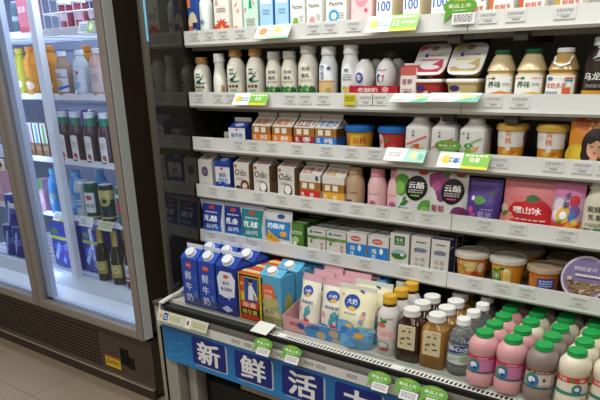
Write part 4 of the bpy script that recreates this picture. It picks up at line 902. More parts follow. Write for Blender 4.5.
# yellow and black carton with a figure
ye = brick_carton('drink_carton', .082, .052, .146, '#d8b82c', [('r', .04, .02, .96, .98, '#22201c'), ('r', .08, .42, .92, .94, '#c8a83a'), ('r', .28, .42, .90, .92, '#2f4a94'), ('e', .58, .82, .09, .055, '#c9a088'), ('e', .58, .86, .10, .04, '#2a2220'), ('p', [(.44, .46), (.48, .74), (.56, .78), (.66, .76), (.84, .58), (.80, .54), (.68, .62), (.70, .46)], '#cfd3d8'), ('e', .82, .52, .08, .05, '#d8b04a'), ('r', .08, .62, .26, .94, '#c8432c'), ('t', '特', .17, .78, .08, '#e3c64a'), ('r', .08, .28, .92, .42, '#c23a2c'), ('t', '能量', .5, .35, .10, .6, '#e3d0b0'), ('t', '维生素', .5, .20, .10, .7, '#dcc04a'), ('r', .08, .04, .92, .13, '#b8342c')],
    side=[('r', .1, .04, .9, .96, '#2a2620'), ('r', .4, .04, .6, .96, '#d8b82c'), ('l', .15, .85, .8, .03, 8, '#c9b04a')], side_col='#d8b82c', top_col='#c8402f', top=[('r', 0, .3, 1, .7, '#e0c83a'), ('l', .1, .9, .5, .08, 1, '#c8402f')])
put(ye, -1.144, YD-.004, z, .052, .0, 'yellow and black energy drink carton with a white-suited figure, at the front', 'carton')
again(ye, -1.139, YD+.052, z, .052, 'yellow and black drink carton, second row back from the deck edge')
again(ye, -1.134, YD+.108, z, .052, 'yellow and black drink carton, third row back from the deck edge')
# light blue melon drink cartons
ml = gable_carton('juice_carton', .080, .066, .148, .014, .006, '#a39f68', front=[('r', 0, .74, 1, 1, '#58a4cc'), ('p', [(.55, .74), (1, .74), (1, .36), (.86, .30), (.82, .60), (.70, .66)], '#58a4cc'), ('e', .40, .66, .32, .18, '#d8653c'), ('t', '生牛乳', .40, .69, .07, .40, '#e6c8b4'), ('l', .22, .58, .60, .02, 2, '#e6c8b4'), ('p', [(0, .38), (.9, .28), (.9, .16), (0, .26)], '#bcae94'), ('t', '蜜瓜', .42, .27, .08, .4, '#4a4438'), ('e', .3, .08, .3, .1, '#8c8c50'), ('e', .5, .46, .4, .1, '#b0a870')],
    roof=[('f', .1, .4, .6, .2, .3, '#3f8cc0'), ('f', .5, .3, .5, .2, -.2, '#78bcd8')], roof_col='#5aa8d0', side_col='#4a98c8', fin_col='#6ab0d4', cap=(.015, .013, '#d6d6d2'), side=[('e', .5, .4, .3, .25, '#a39f68'), ('e', .5, .4, .18, .14, '#8fa050')])
put(ml, -1.074, YD+.008, z, .066, 0, 'light blue melon drink carton with orange disc at the front', 'carton')
again(ml, -1.069, YD+.082, z, .066, 'light blue melon drink carton with white cap in the second row')
# low card tray with drink pouches
ty = MB(); w, dp = .205, .20
ty.box(-w/2, w/2, -dp/2, dp/2, 0, .002, M('#c9a0a0', .5))
ty.extrude_x([(-dp/2, 0), (-dp/2+.002, 0), (-dp/2+.002, .042), (-dp/2, .042)], -w/2, w/2, M('#c99698', .45)); ty.box(-w/2, w/2, dp/2-.002, dp/2, 0, .06, M('#c99698', .45))
for s_ in (-1, 1):
    ty.extrude_x([(-dp/2, 0), (dp/2, 0), (dp/2, .07), (-dp/2+.09, .07), (-dp/2, .042)], s_*w/2-.001, s_*w/2+.001, M('#cf9c9e', .45))
printing(ty, [('p', [(.42, 0), (.36, .5), (.52, .92), (.75, 1), (1, 1), (1, 0)], '#4a86bc'), ('e', .66, .3, .08, .26, '#b5a080'), ('e', .86, .62, .08, .26, '#b5a080'), ('e', .90, .16, .07, .2, '#a89a80'), ('t', '儿童奶', .52, .72, .26, .22, '#3c5aa0'), ('t', '果味', .20, .62, .26, .14, '#c24a5c'), ('e', .32, .6, .06, .22, '#3c4f94')], flat_front(w, .042, -dp/2), w, .042)
o = ty.build('display_tray'); tag(o, 'pink and blue card tray of drink pouches standing on the deck', 'tray'); put(o, -.922, YD-.002, z, dp)
kid = [('r', 0, .88, 1, .99, '#d6a3ac'), ('e', .46, .70, .25, .10, '#33519a'), ('t', '小奶', .46, .70, .06, .3, '#d6dcea'), ('e', .52, .63, .12, .03, '#dba848'), ('t', '风味奶', .5, .50, .06, .6, '#4a5c9c'), ('e', .58, .34, .13, .08, '#4a98a4'), ('e', .50, .24, .08, .08, '#4a98a4'), ('e', .62, .40, .07, .05, '#6ab0b8'), ('e', .60, .15, .12, .05, '#c93c40'), ('e', .40, .12, .07, .04, '#cf5050'), ('e', .16, .36, .1, .05, '#dba0ac')]
def kid_pouch(w, wave):
    art = list(kid) + ([('r', 0, 0, 1, .10, '#4a8ac4'), ('e', .2, .10, .3, .08, '#4a8ac4'), ('e', .86, .26, .18, .2, '#4a8ac4')] if wave else [('e', .3, .06, .22, .07, '#3c5aa0')])
    return pouch('drink_pouch', w, .155, .042, '#d9d4c4', art, seal_col='#cf98a4', seal=.014, waist=.03)
k1 = kid_pouch(.072, False); put(k1, -.968, YD+.030, z+.003, .042, -.08, 'slim cream drink pouch with pink top and round blue badge, beside melon carton', 'drink pouch')
k1.rotation_euler = (math.radians(-7), 0, -.08)
k2 = kid_pouch(.088, True); put(k2, -.882, YD+.030, z+.003, .042, .02, 'wide cream drink pouch with pink top and blue wave, beside the yellow pouch', 'drink pouch')
k2.rotation_euler = (math.radians(-6), 0, .04)
for k in range(1, 4):
    q = again(k2, -.879+.006*k, YD+.030+.042*k, z+.003, .042, f'pink-topped drink pouch standing {ORD[k]} in the row behind the wide cream pouch', .03); q.location.z = z+.003
for k in range(1, 3):
    q = again(k1, -.966+.004*k, YD+.034+.044*k, z+.003, .042, f'pink-topped drink pouch standing {ORD[k]} in the row behind the slim cream pouch', -.05)
# pale blue pouches at the back
bl = pouch('drink_pouch', .085, .150, .045, '#4a90bf', [('r', 0, .84, 1, .90, '#2f6a9c'), ('e', .5, .6, .3, .14, '#78b4d4'), ('t', '椰奶', .5, .6, .1, '#dfe8ee'), ('l', .2, .8, .3, .03, 3, '#a9cbe0')], seal_col='#3f86b8')
put(bl, -.975, 1.50, z, .045, .1, 'pale blue drink pouch at the back behind the slim cream pouch', 'drink pouch')
again(bl, -.866, 1.51, z, .045, 'pale blue drink pouch at the back behind the row of pink-topped pouches', -.05)
again(bl, -1.035, 1.46, z, .045, 'pale blue drink pouch at the back behind the two melon drink cartons', .1)
# big pale yellow pouch
yp = [('r', .0, .0, 1, .34, '#6aa4cc'), ('e', .28, .32, .3, .12, '#6aa4cc'), ('e', .80, .30, .26, .08, '#7cb0d0'), ('e', .42, .74, .22, .12, '#2f4f9c'), ('t', '大奶', .42, .75, .09, .28, '#d6dcea'), ('e', .44, .645, .10, .03, '#e0b23c'), ('l', .25, .6, .56, .018, 1, '#7a86b0'), ('e', .30, .28, .11, .06, '#3f6fae'), ('e', .46, .24, .11, .06, '#4a86c0'), ('e', .42, .36, .10, .035, '#d9b06a'), ('e', .62, .30, .10, .04, '#4a8ac0'), ('e', .70, .22, .13, .05, '#dba23c'), ('e', .76, .54, .07, .05, '#d8a894'), ('e', .74, .46, .06, .05, '#8fa0c4'), ('e', .78, .60, .05, .03, '#9a8aa0'), ('e', .14, .84, .04, .02, '#c9a0b0'), ('p', [(.58, .92), (.70, .90), (.70, .93), (.58, .95)], '#3a3f60'), ('e', .5, .06, .16, .05, '#5a94c4')]
y1 = pouch('milk_pouch', .112, .165, .046, '#dad6b4', yp, seal_col='#cfcfc4', waist=.02)
put(y1, -.794, YD-.004, z, .046, .0, 'large pale yellow milk pouch with blue waves, at the front', 'milk pouch')
y1.rotation_euler = (math.radians(-5), 0, .02)
q = again(y1, -.777, YD+.050, z, .046, 'pale yellow milk pouch standing right behind the large front one', .04)
q['label'] = 'pale yellow milk pouch standing in the second row behind the front one'
# dark bottles with blue and white caps at the back
db = bottle('drink_bottle', [(.022, 0), (.024, .003), (.024, .085), (.021, .10), (.014, .122), (.013, .130)], M('#25282c', .2, coat=.5), (.0155, .126, .146, '#4a84b4'), [('r', 0, 0, 1, 1, '#2c3a4c'), ('t', '水', .5, .5, .4, '#9ab0c8')], band=(.03, .075))
put(db, -.790, 1.415, z, .048, 0, 'blue-capped dark bottle behind the second pale yellow pouch, front one of two', 'bottle')
again(db, -.788, 1.475, z, .048, 'blue-capped dark bottle behind the second pale yellow pouch, back one of two')
dw = bottle('drink_bottle', [(.022, 0), (.024, .003), (.024, .085), (.021, .10), (.014, .122), (.013, .130)], M('#20211f', .2, coat=.5), (.016, .124, .148, '#c9ccca'), [('r', 0, 0, 1, 1, '#c2c2bc')], band=(.03, .075))
put(dw, -.742, 1.445, z, .048, 0, 'white-capped black bottle standing behind the yellow pouches beside yellow-capped bottles', 'bottle')
again(dw, -.735, 1.51, z, .048, 'white-capped black bottle deepest on the deck behind the yellow-capped row')
# white bottles with yellow caps
jb = bottle('juice_bottle', [(.026, 0, 2.3), (.0275, .003, 2.3), (.0275, .105, 2.3), (.026, .118), (.018, .132, 2, M('#4a3428', .2)), (.0165, .140)], M('#cfcac4', .3), (.0185, .139, .160, '#cf9f2c'), [('f', .1, .70, .4, .35, .6, '#3f8a3c'), ('f', .2, .9, .45, .3, -.5, '#4f9a48'), ('f', .40, .76, .3, .3, .9, '#3a7a38'), ('e', .34, .72, .20, .055, '#d86a5c'), ('r', .0, .38, 1, .62, '#dbbab4'), ('l', .2, .8, .55, .025, 3, '#c98a84'), ('o', .40, .22, .30, .11, .16, '#3f8a4c'), ('e', .5, .12, .2, .04, '#cf4a58'), ('l', .5, .85, .9, .03, 1, '#8a8a88')], span=2.1, band=(.006, .115), e=2.3)
for k in range(3):
    lab = f'white juice bottle with yellow cap and leafy label, {ORD[k]} from the deck edge'
    if k == 0: put(jb, -.698, YD+.002, z, .055, .1, lab, 'bottle')
    else: again(jb, -.698, YD+.002+.060*k, z, .055, lab, .1)
# square tea and honey drink bottles
def square_drink(liquid, capcol, liq2=None):
    t = bottle('tea_bottle', [(.0325, 0, 4.5), (.034, .003, 4.5), (.034, .092, 4.5), (.032, .103, 4), (.0205, .115, 2.6), (.0195, .120, 2)], liquid, (.0215, .119, .138, capcol), [('r', .0, .0, 1, 1, '#cdbf9c'), ('p', [(.05, .02), (.3, .16), (.5, .05), (.7, .16), (.95, .02)], '#d6caa8'), ('f', .2, .70, .3, .4, .5, '#6b5636'), ('f', .5, .52, .3, .4, -.4, '#4a3a2a'), ('s', .34, .44, .12, .08, 7, '#7a5f3a'), ('s', .70, .76, .1, .07, 7, '#6b5f4a'), ('f', .55, .24, .34, .3, .2, '#2f2c38'), ('e', .22, .22, .06, .05, '#8a5a3a'), ('l', .5, .85, .90, .03, 1, '#7a6a4c'), ('f', .15, .34, .24, .3, 1.1, '#5a4a30')], span=1.2, band=(.036, .100), e=4.5, sy=.82)
    return t
tea = square_drink(M('#351a14', .08, coat=.7), '#d3d1cc')
for k in range(3):
    lab = f'dark red tea bottle with floral label and white cap, {ORD[k]} from the deck edge'
    if k == 0: put(tea, -.634, YD, z, .056, .05, lab, 'bottle')
    else: again(tea, -.634, YD+.0575*k, z, .056, lab, .05)
hon = square_drink(M('#bf8a36', .08, coat=.6, trans=.5, ior=1.34), '#d3d1cc')
for k in range(5):
    lab = f'amber tea bottle with floral label and white cap, {ORD[k]} from the deck edge'
    if k == 0: put(hon, -.566, YD, z, .056, .05, lab, 'bottle')
    else: again(hon, -.566-.001*k, YD+.0575*k, z, .056, lab, .05)
# clear water bottles
wat = bottle('water_bottle', [(.028, 0), (.0305, .004), (.0305, .022), (.0296, .024), (.0305, .028), (.0305, .084), (.0296, .087), (.0300, .094), (.022, .110), (.0145, .120), (.0135, .126)], M('#dfe5e4', .04, trans=.92, ior=1.33, grain=.01), (.0165, .125, .141, '#d6d6d4'), [('r', 0, 0, 1, .95, '#b9c2bd'), ('p', [(0, .46), (1, .62), (1, .95), (0, .90)], '#2c3f80'), ('t', '静心水', .52, .76, .24, .8, '#d3d8e2'), ('p', [(0, .38), (1, .54), (1, .60), (0, .44)], '#4a8a5a'), ('e', .72, .26, .14, .16, '#8fae8a'), ('p', [(0, 0), (0, .22), (.4, .34), (.6, .3)], '#a9b4ae'), ('e', .3, .94, .1, .06, '#8a7a4a')], span=2.2, band=(.032, .084), lab_off=.0009)
for k in range(4):
    lab = f'clear water bottle with navy label and white cap, {ORD[k]} from the deck edge'
    if k == 0: put(wat, -.499, YD, z, .056, .1, lab, 'bottle')
    else: again(wat, -.499, YD+.060*k, z, .056, lab, .1)
# flavoured milk bottles with green caps
GREEN = '#1f9a4a'
def milk_drink(col, band_col, art, name='flavoured_milk_bottle'):
    return bottle(name, [(.030, 0), (.0325, .004), (.0325, .030), (.0310, .033), (.0310, .079), (.0330, .083), (.0335, .096), (.0318, .107), (.0240, .117), (.0190, .120)], M(col, .28, coat=.2), (.0200, .1195, .132, GREEN), art, span=2.6, band=(.035, .077), label_col=band_col, rough=.35, sy=.9)
logo = [('e', .30, .40, .19, .44, '#3f9a5c'), ('e', .32, .42, .15, .34, '#3a6ab0'), ('e', .30, .46, .10, .18, '#d6dce2'), ('e', .34, .30, .05, .10, '#2c4a8c'), ('r', 0, 0, 1, .08, '#2f6a78')]
ROWC = [('pink', '#d79a9c'), ('brown', '#8f7f78'), ('cream', '#d6cdb8')]
pinkm = milk_drink('#d8a0a2', '#c8608c', [('r', 0, .84, 1, 1, '#c23c58'), ('p', [(.40, .1), (.85, .1), (.85, .8), (.48, .8)], '#c97aa4'), ('l', .42, .7, .9, .06, 1, '#e6c0cc'), ('e', .44, .5, .05, .14, '#d33c4a')] + logo)
brownm = milk_drink('#8d7d76', '#b3a79f', [('r', 0, .84, 1, 1, '#6b3a30'), ('l', .25, .75, .92, .07, 1, '#cfb9a8'), ('r', .46, .2, .80, .76, '#c3bab4'), ('e', .62, .5, .04, .12, '#7a4a3a')] + logo)
creamm = milk_drink('#d5ccb6', '#d8d1c2', [('r', 0, .68, 1, 1, '#c9483c'), ('t', '牛奶', .22, .84, .22, '#e6d6c8'), ('e', .48, .84, .05, .12, '#5a8a4c'), ('e', .72, .84, .08, .10, '#e0b0a0')] + [('e', .62, .34, .13, .30, '#3f9a5c'), ('e', .64, .34, .10, .22, '#3a6ab0'), ('e', .62, .36, .06, .12, '#d6dce2'), ('p', [(0, 0), (1, 0), (1, .08), (.5, .16), (0, .22)], '#3f8a78')])
first = {}
def milk_row(x, y0, kinds, ref):
    for k, kd in enumerate(kinds):
        src = dict(pink=pinkm, brown=brownm, cream=creamm)[kd]
        lab = f'{kd} green-capped milk bottle, {ORD[k]} from the deck edge {ref}'
        if kd not in first:
            first[kd] = 1; put(src, x, y0+.0615*k, z, .06, .25, lab, 'bottle')
        else: again(src, x, y0+.0615*k, z, .06, lab, .25)
milk_row(-.437, YD-.026, ['pink']*5, 'in the row beside the water')
milk_row(-.371, YD-.026, ['pink', 'pink', 'cream', 'cream', 'cream'], 'in second row past the water')
milk_row(-.304, YD-.026, ['brown', 'brown', 'brown', 'cream', 'cream'], 'in third row past the water')
milk_row(-.237, YD-.018, ['cream']*5, 'in fourth row past the water')
milk_row(-.170, YD-.004, ['cream']*4, 'in fifth row past the water')

# ================================================================== cards and tags hung on the shelf edges
def card(name, x, zc, w, h, lean, design, label, cat, yaw=0, y=YF-.006, drop=0, roll=0):
    m = MB(); m.box(-w/2, w/2, -.0004, .0004, -h/2, h/2, M('#d9dbd2', .4))
    printing(m, design, flat_front(w, h, -.0004, -h/2), w, h)
    o = m.build(name); o.location = (x, y, zc); o.rotation_euler = (lean, roll, yaw); tag(o, label, cat); return o
promo = [('r', 0, 0, 1, 1, '#dfe0d8'), ('r', .48, .16, 1, 1, '#7ab344'), ('r', .48, 0, 1, .16, '#e3c832'), ('e', .16, .5, .10, .26, '#e3c04a'), ('l', .22, .46, .6, .12, 2, '#6a90b8'), ('l', .52, .95, .84, .12, 1, '#e0e8cc')]
lean = math.radians(-34)
card('promotional_card', -1.143, 1.447, .115, .040, lean, [('r', 0, 0, 1, 1, '#dfe3d4'), ('r', .0, .0, .5, .14, '#b9d8a8'), ('e', .22, .55, .12, .26, '#d98a5a'), ('l', .4, .55, .8, .14, 4, '#c9a08a'), ('r', .55, .12, 1, 1, '#cfdcb8'), ('e', .66, .6, .1, .25, '#d8c46a'), ('r', .5, 0, 1, .14, '#8fc79a')], 'pale green promotional card clipped below the light blue cartons, topmost shelf', 'card', y=YF-.016)
card('promotional_card', -.786, 1.449, .135, .042, lean, promo + [('t', '12', .60, .50, .34, '#e3edd0'), ('l', .7, .95, .5, .14, 1, '#d6e6c0')], 'white, green and yellow promotional card clipped below the cartons numbered 100', 'card', y=YF-.016)
card('promotional_card', -1.233, 1.279, .125, .036, lean, promo + [('t', '新品', .74, .56, .3, '#e3edd0')], 'white, green and yellow promotional card clipped below the gold-capped bottles', 'card', y=YF-.014)
teal = [('r', 0, 0, 1, 1, '#b4c0b8'), ('e', .25, .6, .12, .3, '#d8b8c0'), ('l', .1, .42, .3, .1, 2, '#b09ab0'), ('p', [(.5, 0), (1, 0), (1, .8), (.7, .3)], '#74ac9c'), ('e', .72, .62, .1, .24, '#d9cf8a'), ('e', .88, .55, .06, .18, '#a9c890')]
card('promotional_card', -.728, 1.287, .100, .034, lean*1.7, teal, 'white and teal promotional card clipped below the small strawberry milk carton', 'card', y=YF-.016)
card('promotional_card', -.617, 1.289, .125, .034, lean*1.7, teal, 'white and teal promotional card clipped below the stacked yogurt tubs', 'card', y=YF-.018)
card('price_card', -.905, 1.281, .036, .026, 0, [('r', 0, 0, 1, 1, '#c9bb2c'), ('l', .1, .9, .75, .09, 3, '#6b6220')], 'small plain yellow price card under the red tray', 'card', y=YF-.0045)
card('promotional_card', -.735, 1.155, .110, .036, lean, [('r', 0, 0, 1, 1, '#d6dad4'), ('l', .1, .4, .6, .1, 2, '#c08a8a'), ('p', [(.48, 0), (1, 0), (1, 1), (.55, 1)], '#a3cdbf'), ('e', .72, .5, .1, .3, '#d6d6a0'), ('e', .90, .4, .07, .24, '#7ab8ac')], 'white and mint promotional card clipped below the red yogurt cup and strawberry bottle', 'card', y=YF-.015)
card('promotional_card', -.582, 1.151, .125, .040, lean, promo + [('e', .36, .45, .05, .16, '#4a70a8'), ('t', '特惠', .72, .56, .3, '#e3edd0')], 'white, green and yellow promotional card clipped below the kiwi green bottle', 'card', y=YF-.015)
def bubble(x, zc, w, h, y, lean, label, roll=0, tail=True, price=False, col='#629a38'):
    t = thing('shelf_talker'); m = MB()
    P = [(w/2*math.cos(2*PI*k/28), h/2*math.sin(2*PI*k/28)) for k in range(28)]
    m.plate(P, -.0005, .0005, M(col, .4))
    if tail: m.plate([(-w*.42, -h*.2), (-w*.22, -h*.42), (-w*.46, -h*.95)], -.00045, .00045, M(col, .4))
    printing(m, [('t', '新品上市', .5, .52, .24, .66, '#d9e3c6'), ('l', .34, .66, .80, .06, 1, '#c9c24a'), ('l', .3, .7, .26, .06, 1, '#c6d8a8')], flat_front(w, h, -.0005, -h/2), w, h)
    m.build('speech_bubble', t)
    if price:
        p = MB(); p.box(-w*.20, w*.48, -.0030, -.0022, -h*1.05, -h*.40, M('#d6d4d2', .4)); printing(p, [('l', .1, .9, .8, .1, 4, '#8f8c90')], flat_front(w*.68, h*.65, -.0030, -h*1.05, w*.14), w*.68, h*.65); p.build('price_slip', t)
    t.location = (x, y, zc); t.rotation_euler = (lean, roll, 0); tag(t, label, 'shelf tag'); return t
bubble(-.625, 1.475, .078, .034, YF-.004, 0, 'green speech-bubble tag over a white price slip, topmost shelf at the joint', price=True)
bubble(-.628, 1.181, .068, .026, YF-.004, 0, 'green speech-bubble tag in front of the pink-striped square bottle', tail=False)
BY = 1.240
bubble(-1.047, .640, .066, .032, BY-.012, -.55, 'green speech-bubble tag on the sign rail below the orange-disc melon carton', price=True)
bubble(-.945, .642, .066, .032, BY-.012, -.55, 'green speech-bubble tag on the sign rail below the pink and blue card tray', price=True)
bubble(-.668, .640, .066, .032, BY-.012, -.55, 'green speech-bubble tag on the sign rail below the yellow-capped juice bottle', price=True)
bubble(-.589, .642, .070, .034, BY-.012, -.55, 'green speech-bubble tag on the sign rail below the dark red tea bottle', price=True)
bubble(-.520, .641, .072, .034, BY-.012, -.55, 'green speech-bubble tag on the sign rail below the clear water bottle', price=True)
card('promotional_card', -1.442, .628, .115, .036, -.5, [('r', 0, 0, 1, 1, '#c6c0ac'), ('r', .22, .2, .40, .86, '#2c4484'), ('l', .25, .37, .6, .12, 2, '#b9c4d8'), ('l', .48, .92, .7, .1, 3, '#8aa070'), ('e', .12, .5, .06, .2, '#c98a5a'), ('r', 0, 0, 1, .08, '#8fb09a')], 'cream promotional card with a navy picture, at the end of the sign rail', 'card', y=BY-.004)
card('promotional_card', -1.330, .629, .105, .036, -.5, [('r', 0, 0, 1, 1, '#c3bda8'), ('r', .12, .1, .3, .86, '#d3cfc6'), ('e', .2, .5, .05, .25, '#6b5a68'), ('l', .4, .92, .7, .1, 3, '#8a9c68'), ('r', .36, 0, 1, .1, '#7fa07a')], 'cream and green promotional card, second from the end of the sign rail', 'card', y=BY-.004)
card('white_card', -1.075, DECK+.002, .060, .050, math.radians(-72), [('r', .0, .0, 1, 1, '#d6d4cd')], 'blank white card lying over the air grille below the melon carton', 'card', y=1.262)

# ================================================================== contents of the glass-door fridge
FDX = .05
def fput(t, x, zi, lab, cat, y=1.72, rz=0):
    t.location = (x+FDX, y, FSURF[zi]+.0003); t.rotation_euler = (0, 0, rz); tag(t, lab, cat); return t
def fagain(t, x, zi, lab, y=1.72, rz=0): return dup(t, (x+FDX, y, FSURF[zi]+.0003), rz, lab)
# top shelf
can_ = bottle('drink_can', [(.022, 0), (.029, .006), (.030, .012), (.030, .105), (.026, .116), (.026, .119)], M('#5c6f7c', .3, .3), (.0255, .1185, .1215, '#c3c8cc'), [('r', 0, 0, 1, 1, '#4a6b70'), ('r', 0, .4, 1, .6, '#9fb0b4')], span=3, band=(.012, .10))
fput(can_, -2.83, 0, 'dark teal can standing on the top fridge shelf next to the pink carton', 'can')
pc = brick_carton('drink_carton', .066, .066, .17, '#d8707c', [('r', 0, .8, 1, 1, '#e3c8cc'), ('t', '草莓', .5, .5, .16, '#ecd6d6'), ('r', 0, 0, 1, .12, '#c8505f')], side_col='#cc6672')
fput(pc, -2.752, 0, 'pink drink carton on the top fridge shelf', 'carton')
wb = tag(thing('wire_basket', (-2.36, 1.83, FSURF[0]+.0003)), 'white wire basket of wrapped tubs on the top fridge shelf', 'basket')
m = MB()
for zz in (.004, .06, .12):
    m.tube([(-.21, -.13, zz), (.21, -.13, zz), (.21, .13, zz), (-.21, .13, zz), (-.21, -.13, zz)], .0035, M('#dfe4ee', .3), 6)
m.build('rim_wire', wb)
m = MB()
for q in range(9):
    x = -.21+.42*q/8; m.tube([(x, -.13, .12), (x, -.13, .004), (x, .13, .004), (x, .13, .12)], .0025, M('#dfe4ee', .3), 6)
m.build('grid_wire', wb)
tcols = [('#a8425a', 'crimson'), ('#c4606a', 'coral'), ('#6a4a7c', 'violet'), ('#7a3c54', 'plum')]
for q, (cl, nm) in enumerate(tcols):
    t = cup('fruit_tub', .035, .042, .09, cl, '#d3d6de', [('r', .2, .3, .8, .7, '#d9c0c8')])
    t.location = (-2.505+.096*q, 1.78, FSURF[0]+.008); tag(t, f'{nm} fruit tub with pale lid inside the white wire basket', 'tub')
# second shelf
def pet(col, h, r, capcol, lab, art, name='juice_bottle', trans=0):
    return bottle(name, [(r*.94, 0), (r, .004), (r, h*.62), (r*.92, h*.72), (r*.5, h*.86), (r*.46, h*.90)], M(col, .15, coat=.4, trans=trans, ior=1.34), (r*.55, h*.885, h, capcol), art, span=2.6, band=(h*.08, h*.60), label_col=lab)
b = pet('#b9b83a', .19, .034, '#cdbf3a', '#b9b840', [('f', .3, .5, .4, .3, .4, '#5c9a3c'), ('e', .6, .3, .2, .16, '#dfe0c8')])
fput(b, -2.885, 1, 'yellow-green juice bottle on the second fridge shelf', 'bottle')
b = pet('#d9922e', .195, .037, '#d98a2a', '#dd9a34', [('t', '橙汁', .4, .70, .14, '#c85a2c'), ('f', .2, .44, .5, .24, .2, '#4a8a3c'), ('e', .6, .22, .24, .16, '#e6cfb8'), ('e', .4, .26, .14, .1, '#d8c8c0')])
fput(b, -2.795, 1, 'orange juice bottle with orange cap at the front beside yellow-green bottle', 'bottle')
fagain(b, -2.672, 1, 'orange juice bottle behind the pale shelf upright', 1.735)
fagain(b, -2.58, 1, 'orange juice bottle in the back row behind the blue-banded bottle', 1.86)
b = pet('#a58c72', .170, .034, '#dfe2e6', '#d3d5dc', [('r', 0, .60, 1, .66, '#b08a9c'), ('e', .5, .35, .26, .18, '#c8b08a'), ('p', [(0, .2), (.5, .04), (1, .2), (1, .30), (.5, .16), (0, .30)], '#3c68b8'), ('l', .3, .7, .78, .05, 2, '#8a6aa8'), ('e', .35, .84, .08, .05, '#c85a5a')])
fput(b, -2.566, 1, 'white-labelled brown tea bottle with a blue swoosh, second fridge shelf', 'bottle')
b = pet('#c3ccd0', .172, .034, '#dfe4e4', '#d0d8e0', [('e', .3, .9, .2, .08, '#8fae8a'), ('l', .2, .6, .7, .04, 3, '#8a9ab8'), ('r', .55, .74, .68, .88, '#c8404a'), ('e', .5, .3, .24, .14, '#9ac0dc'), ('e', .4, .18, .18, .1, '#78b0d8')])
fput(b, -2.442, 1, 'pale bottle with light blue label and red stamp, second fridge shelf', 'bottle')
b = pet('#c8a394', .175, .033, '#d6d2d0', '#cdb8b4', [('r', .2, .1, .4, .9, '#d8cfd0'), ('e', .1, .4, .07, .12, '#c83a40'), ('l', .5, .8, .7, .05, 4, '#b08a8a')])
fput(b, -2.332, 1, 'peach-tinted bottle with a white strip, second fridge shelf', 'bottle')
b = pet('#cfd8cc', .170, .033, '#d6dcd6', '#d3dcd0', [('f', .2, .5, .5, .4, .8, '#5aa048'), ('f', .3, .3, .5, .4, .3, '#7ab060')])
fput(b, -2.232, 1, 'white bottle with green leaves against the fridge side, second fridge shelf', 'bottle')
gr_ = pet('#8a6a50', .18, .034, '#c9ccd2', '#c4b4c8', [('e', .5, .5, .3, .25, '#a07aa8')])
fput(gr_, -2.44, 1, 'amber bottle in the back row behind the red-stamped pale bottle, second fridge shelf', 'bottle', 1.86)
fagain(gr_, -2.32, 1, 'amber bottle in the back row behind the peach-tinted bottle, second fridge shelf', 1.86)
# third shelf
SM = [('#c9a8bc', 'lilac'), ('#6ab4d8', 'sky blue'), ('#86b85a', 'lime')]
for q, (cl, nm) in enumerate(SM):
    t = brick_carton('drink_carton', .046, .05, .15, '#8a6848', [('r', 0, .42, 1, 1, '#dbe2ea'), ('r', .3, .42, .75, .96, cl), ('l', .1, .9, .3, .04, 2, '#c9b090')], side_col='#94704e')
    fput(t, -2.878+.058*q, 2, f'small carton with a {nm} stripe over a brown base, third fridge shelf', 'carton')
jui = bottle('juice_bottle', [(.033, 0), (.035, .004), (.035, .112), (.031, .128), (.0215, .150, 2, M('#2f8a6a', .3)), (.0205, .180, 2), (.017, .184)], M('#4a2a30', .12, coat=.5), (.0215, .180, .204, '#dde2e6'), [('r', .22, .0, .58, .9, '#dcdcd4'), ('e', .40, .90, .18, .08, '#dcdcd4'), ('e', .40, .18, .10, .10, '#a04a3c'), ('l', .28, .52, .7, .035, 4, '#b0a898'), ('s', .46, .1, .08, .08, 8, '#c86a5a')], span=2.6, band=(.006, .112))
fput(jui, -2.632, 2, 'green-necked red juice bottle with white label beside the pale shelf upright', 'bottle', rz=.6)
for q, (x, lb_) in enumerate(((-2.540, 'green-necked red juice bottle with white label, second from the pale shelf upright'), (-2.440, 'green-necked red juice bottle with white label, third from the pale shelf upright'), (-2.338, 'green-necked red juice bottle with white label, fourth from the pale shelf upright'), (-2.240, 'green-necked red juice bottle with white label against the fridge side'))):
    fagain(jui, x, 2, lb_, 1.72, .6)
fagain(jui, -2.60, 2, 'green-necked red juice bottle in the back row near the pale shelf upright', 1.86, .6)
fagain(jui, -2.42, 2, 'green-necked red juice bottle in the back row, middle of the shelf', 1.86, .6)
gp_ = pet('#4a3a6a', .20, .035, '#6a5a9c', '#5a4a86', [('e', .4, .5, .2, .2, '#8a7ab8'), ('l', .2, .8, .8, .05, 2, '#b0a8d0')])
for q, x in enumerate((-2.84, -2.72, -2.52, -2.34, -2.24)):
    lb_ = f'purple grape drink bottle, third fridge shelf back row, {ORD[q]} from the door split'
    if q == 0: fput(gp_, x, 2, lb_, 'bottle', 1.87)
    else: fagain(gp_, x, 2, lb_, 1.87 if q > 2 else 1.90)
# fourth shelf
pb_ = brick_carton('drink_carton', .06, .06, .15, '#d8a8bc', [('r', 0, .7, 1, 1, '#5c9a54'), ('e', .5, .4, .3, .2, '#e3ccd4')], side_col='#d09ab0')
fput(pb_, -2.872, 3, 'pink and green carton on the fourth fridge shelf', 'carton')
bb = pet('#3f9ad8', .205, .036, '#5ab4e0', '#3f90d0', [('l', .2, .8, .7, .05, 3, '#d8d86a'), ('e', .5, .4, .2, .16, '#8ac8e8')], 'sports_drink_bottle')
fput(bb, -2.775, 3, 'bright blue sports drink bottle beside the pink and green carton', 'bottle')
fagain(bb, -2.628, 3, 'bright blue sports drink bottle partly behind the pale shelf upright', 1.74)
fagain(bb, -2.57, 3, 'bright blue sports drink bottle in the back row behind the white-labelled can', 1.83)
def beer_can(body, band_art):
    return bottle('drink_can', [(.026, 0), (.0325, .008), (.033, .014), (.033, .150), (.029, .162), (.0275, .166)], M(body, .25, .4), (.0285, .165, .1685, '#c9ced4'), band_art, span=3.2, band=(.012, .150))
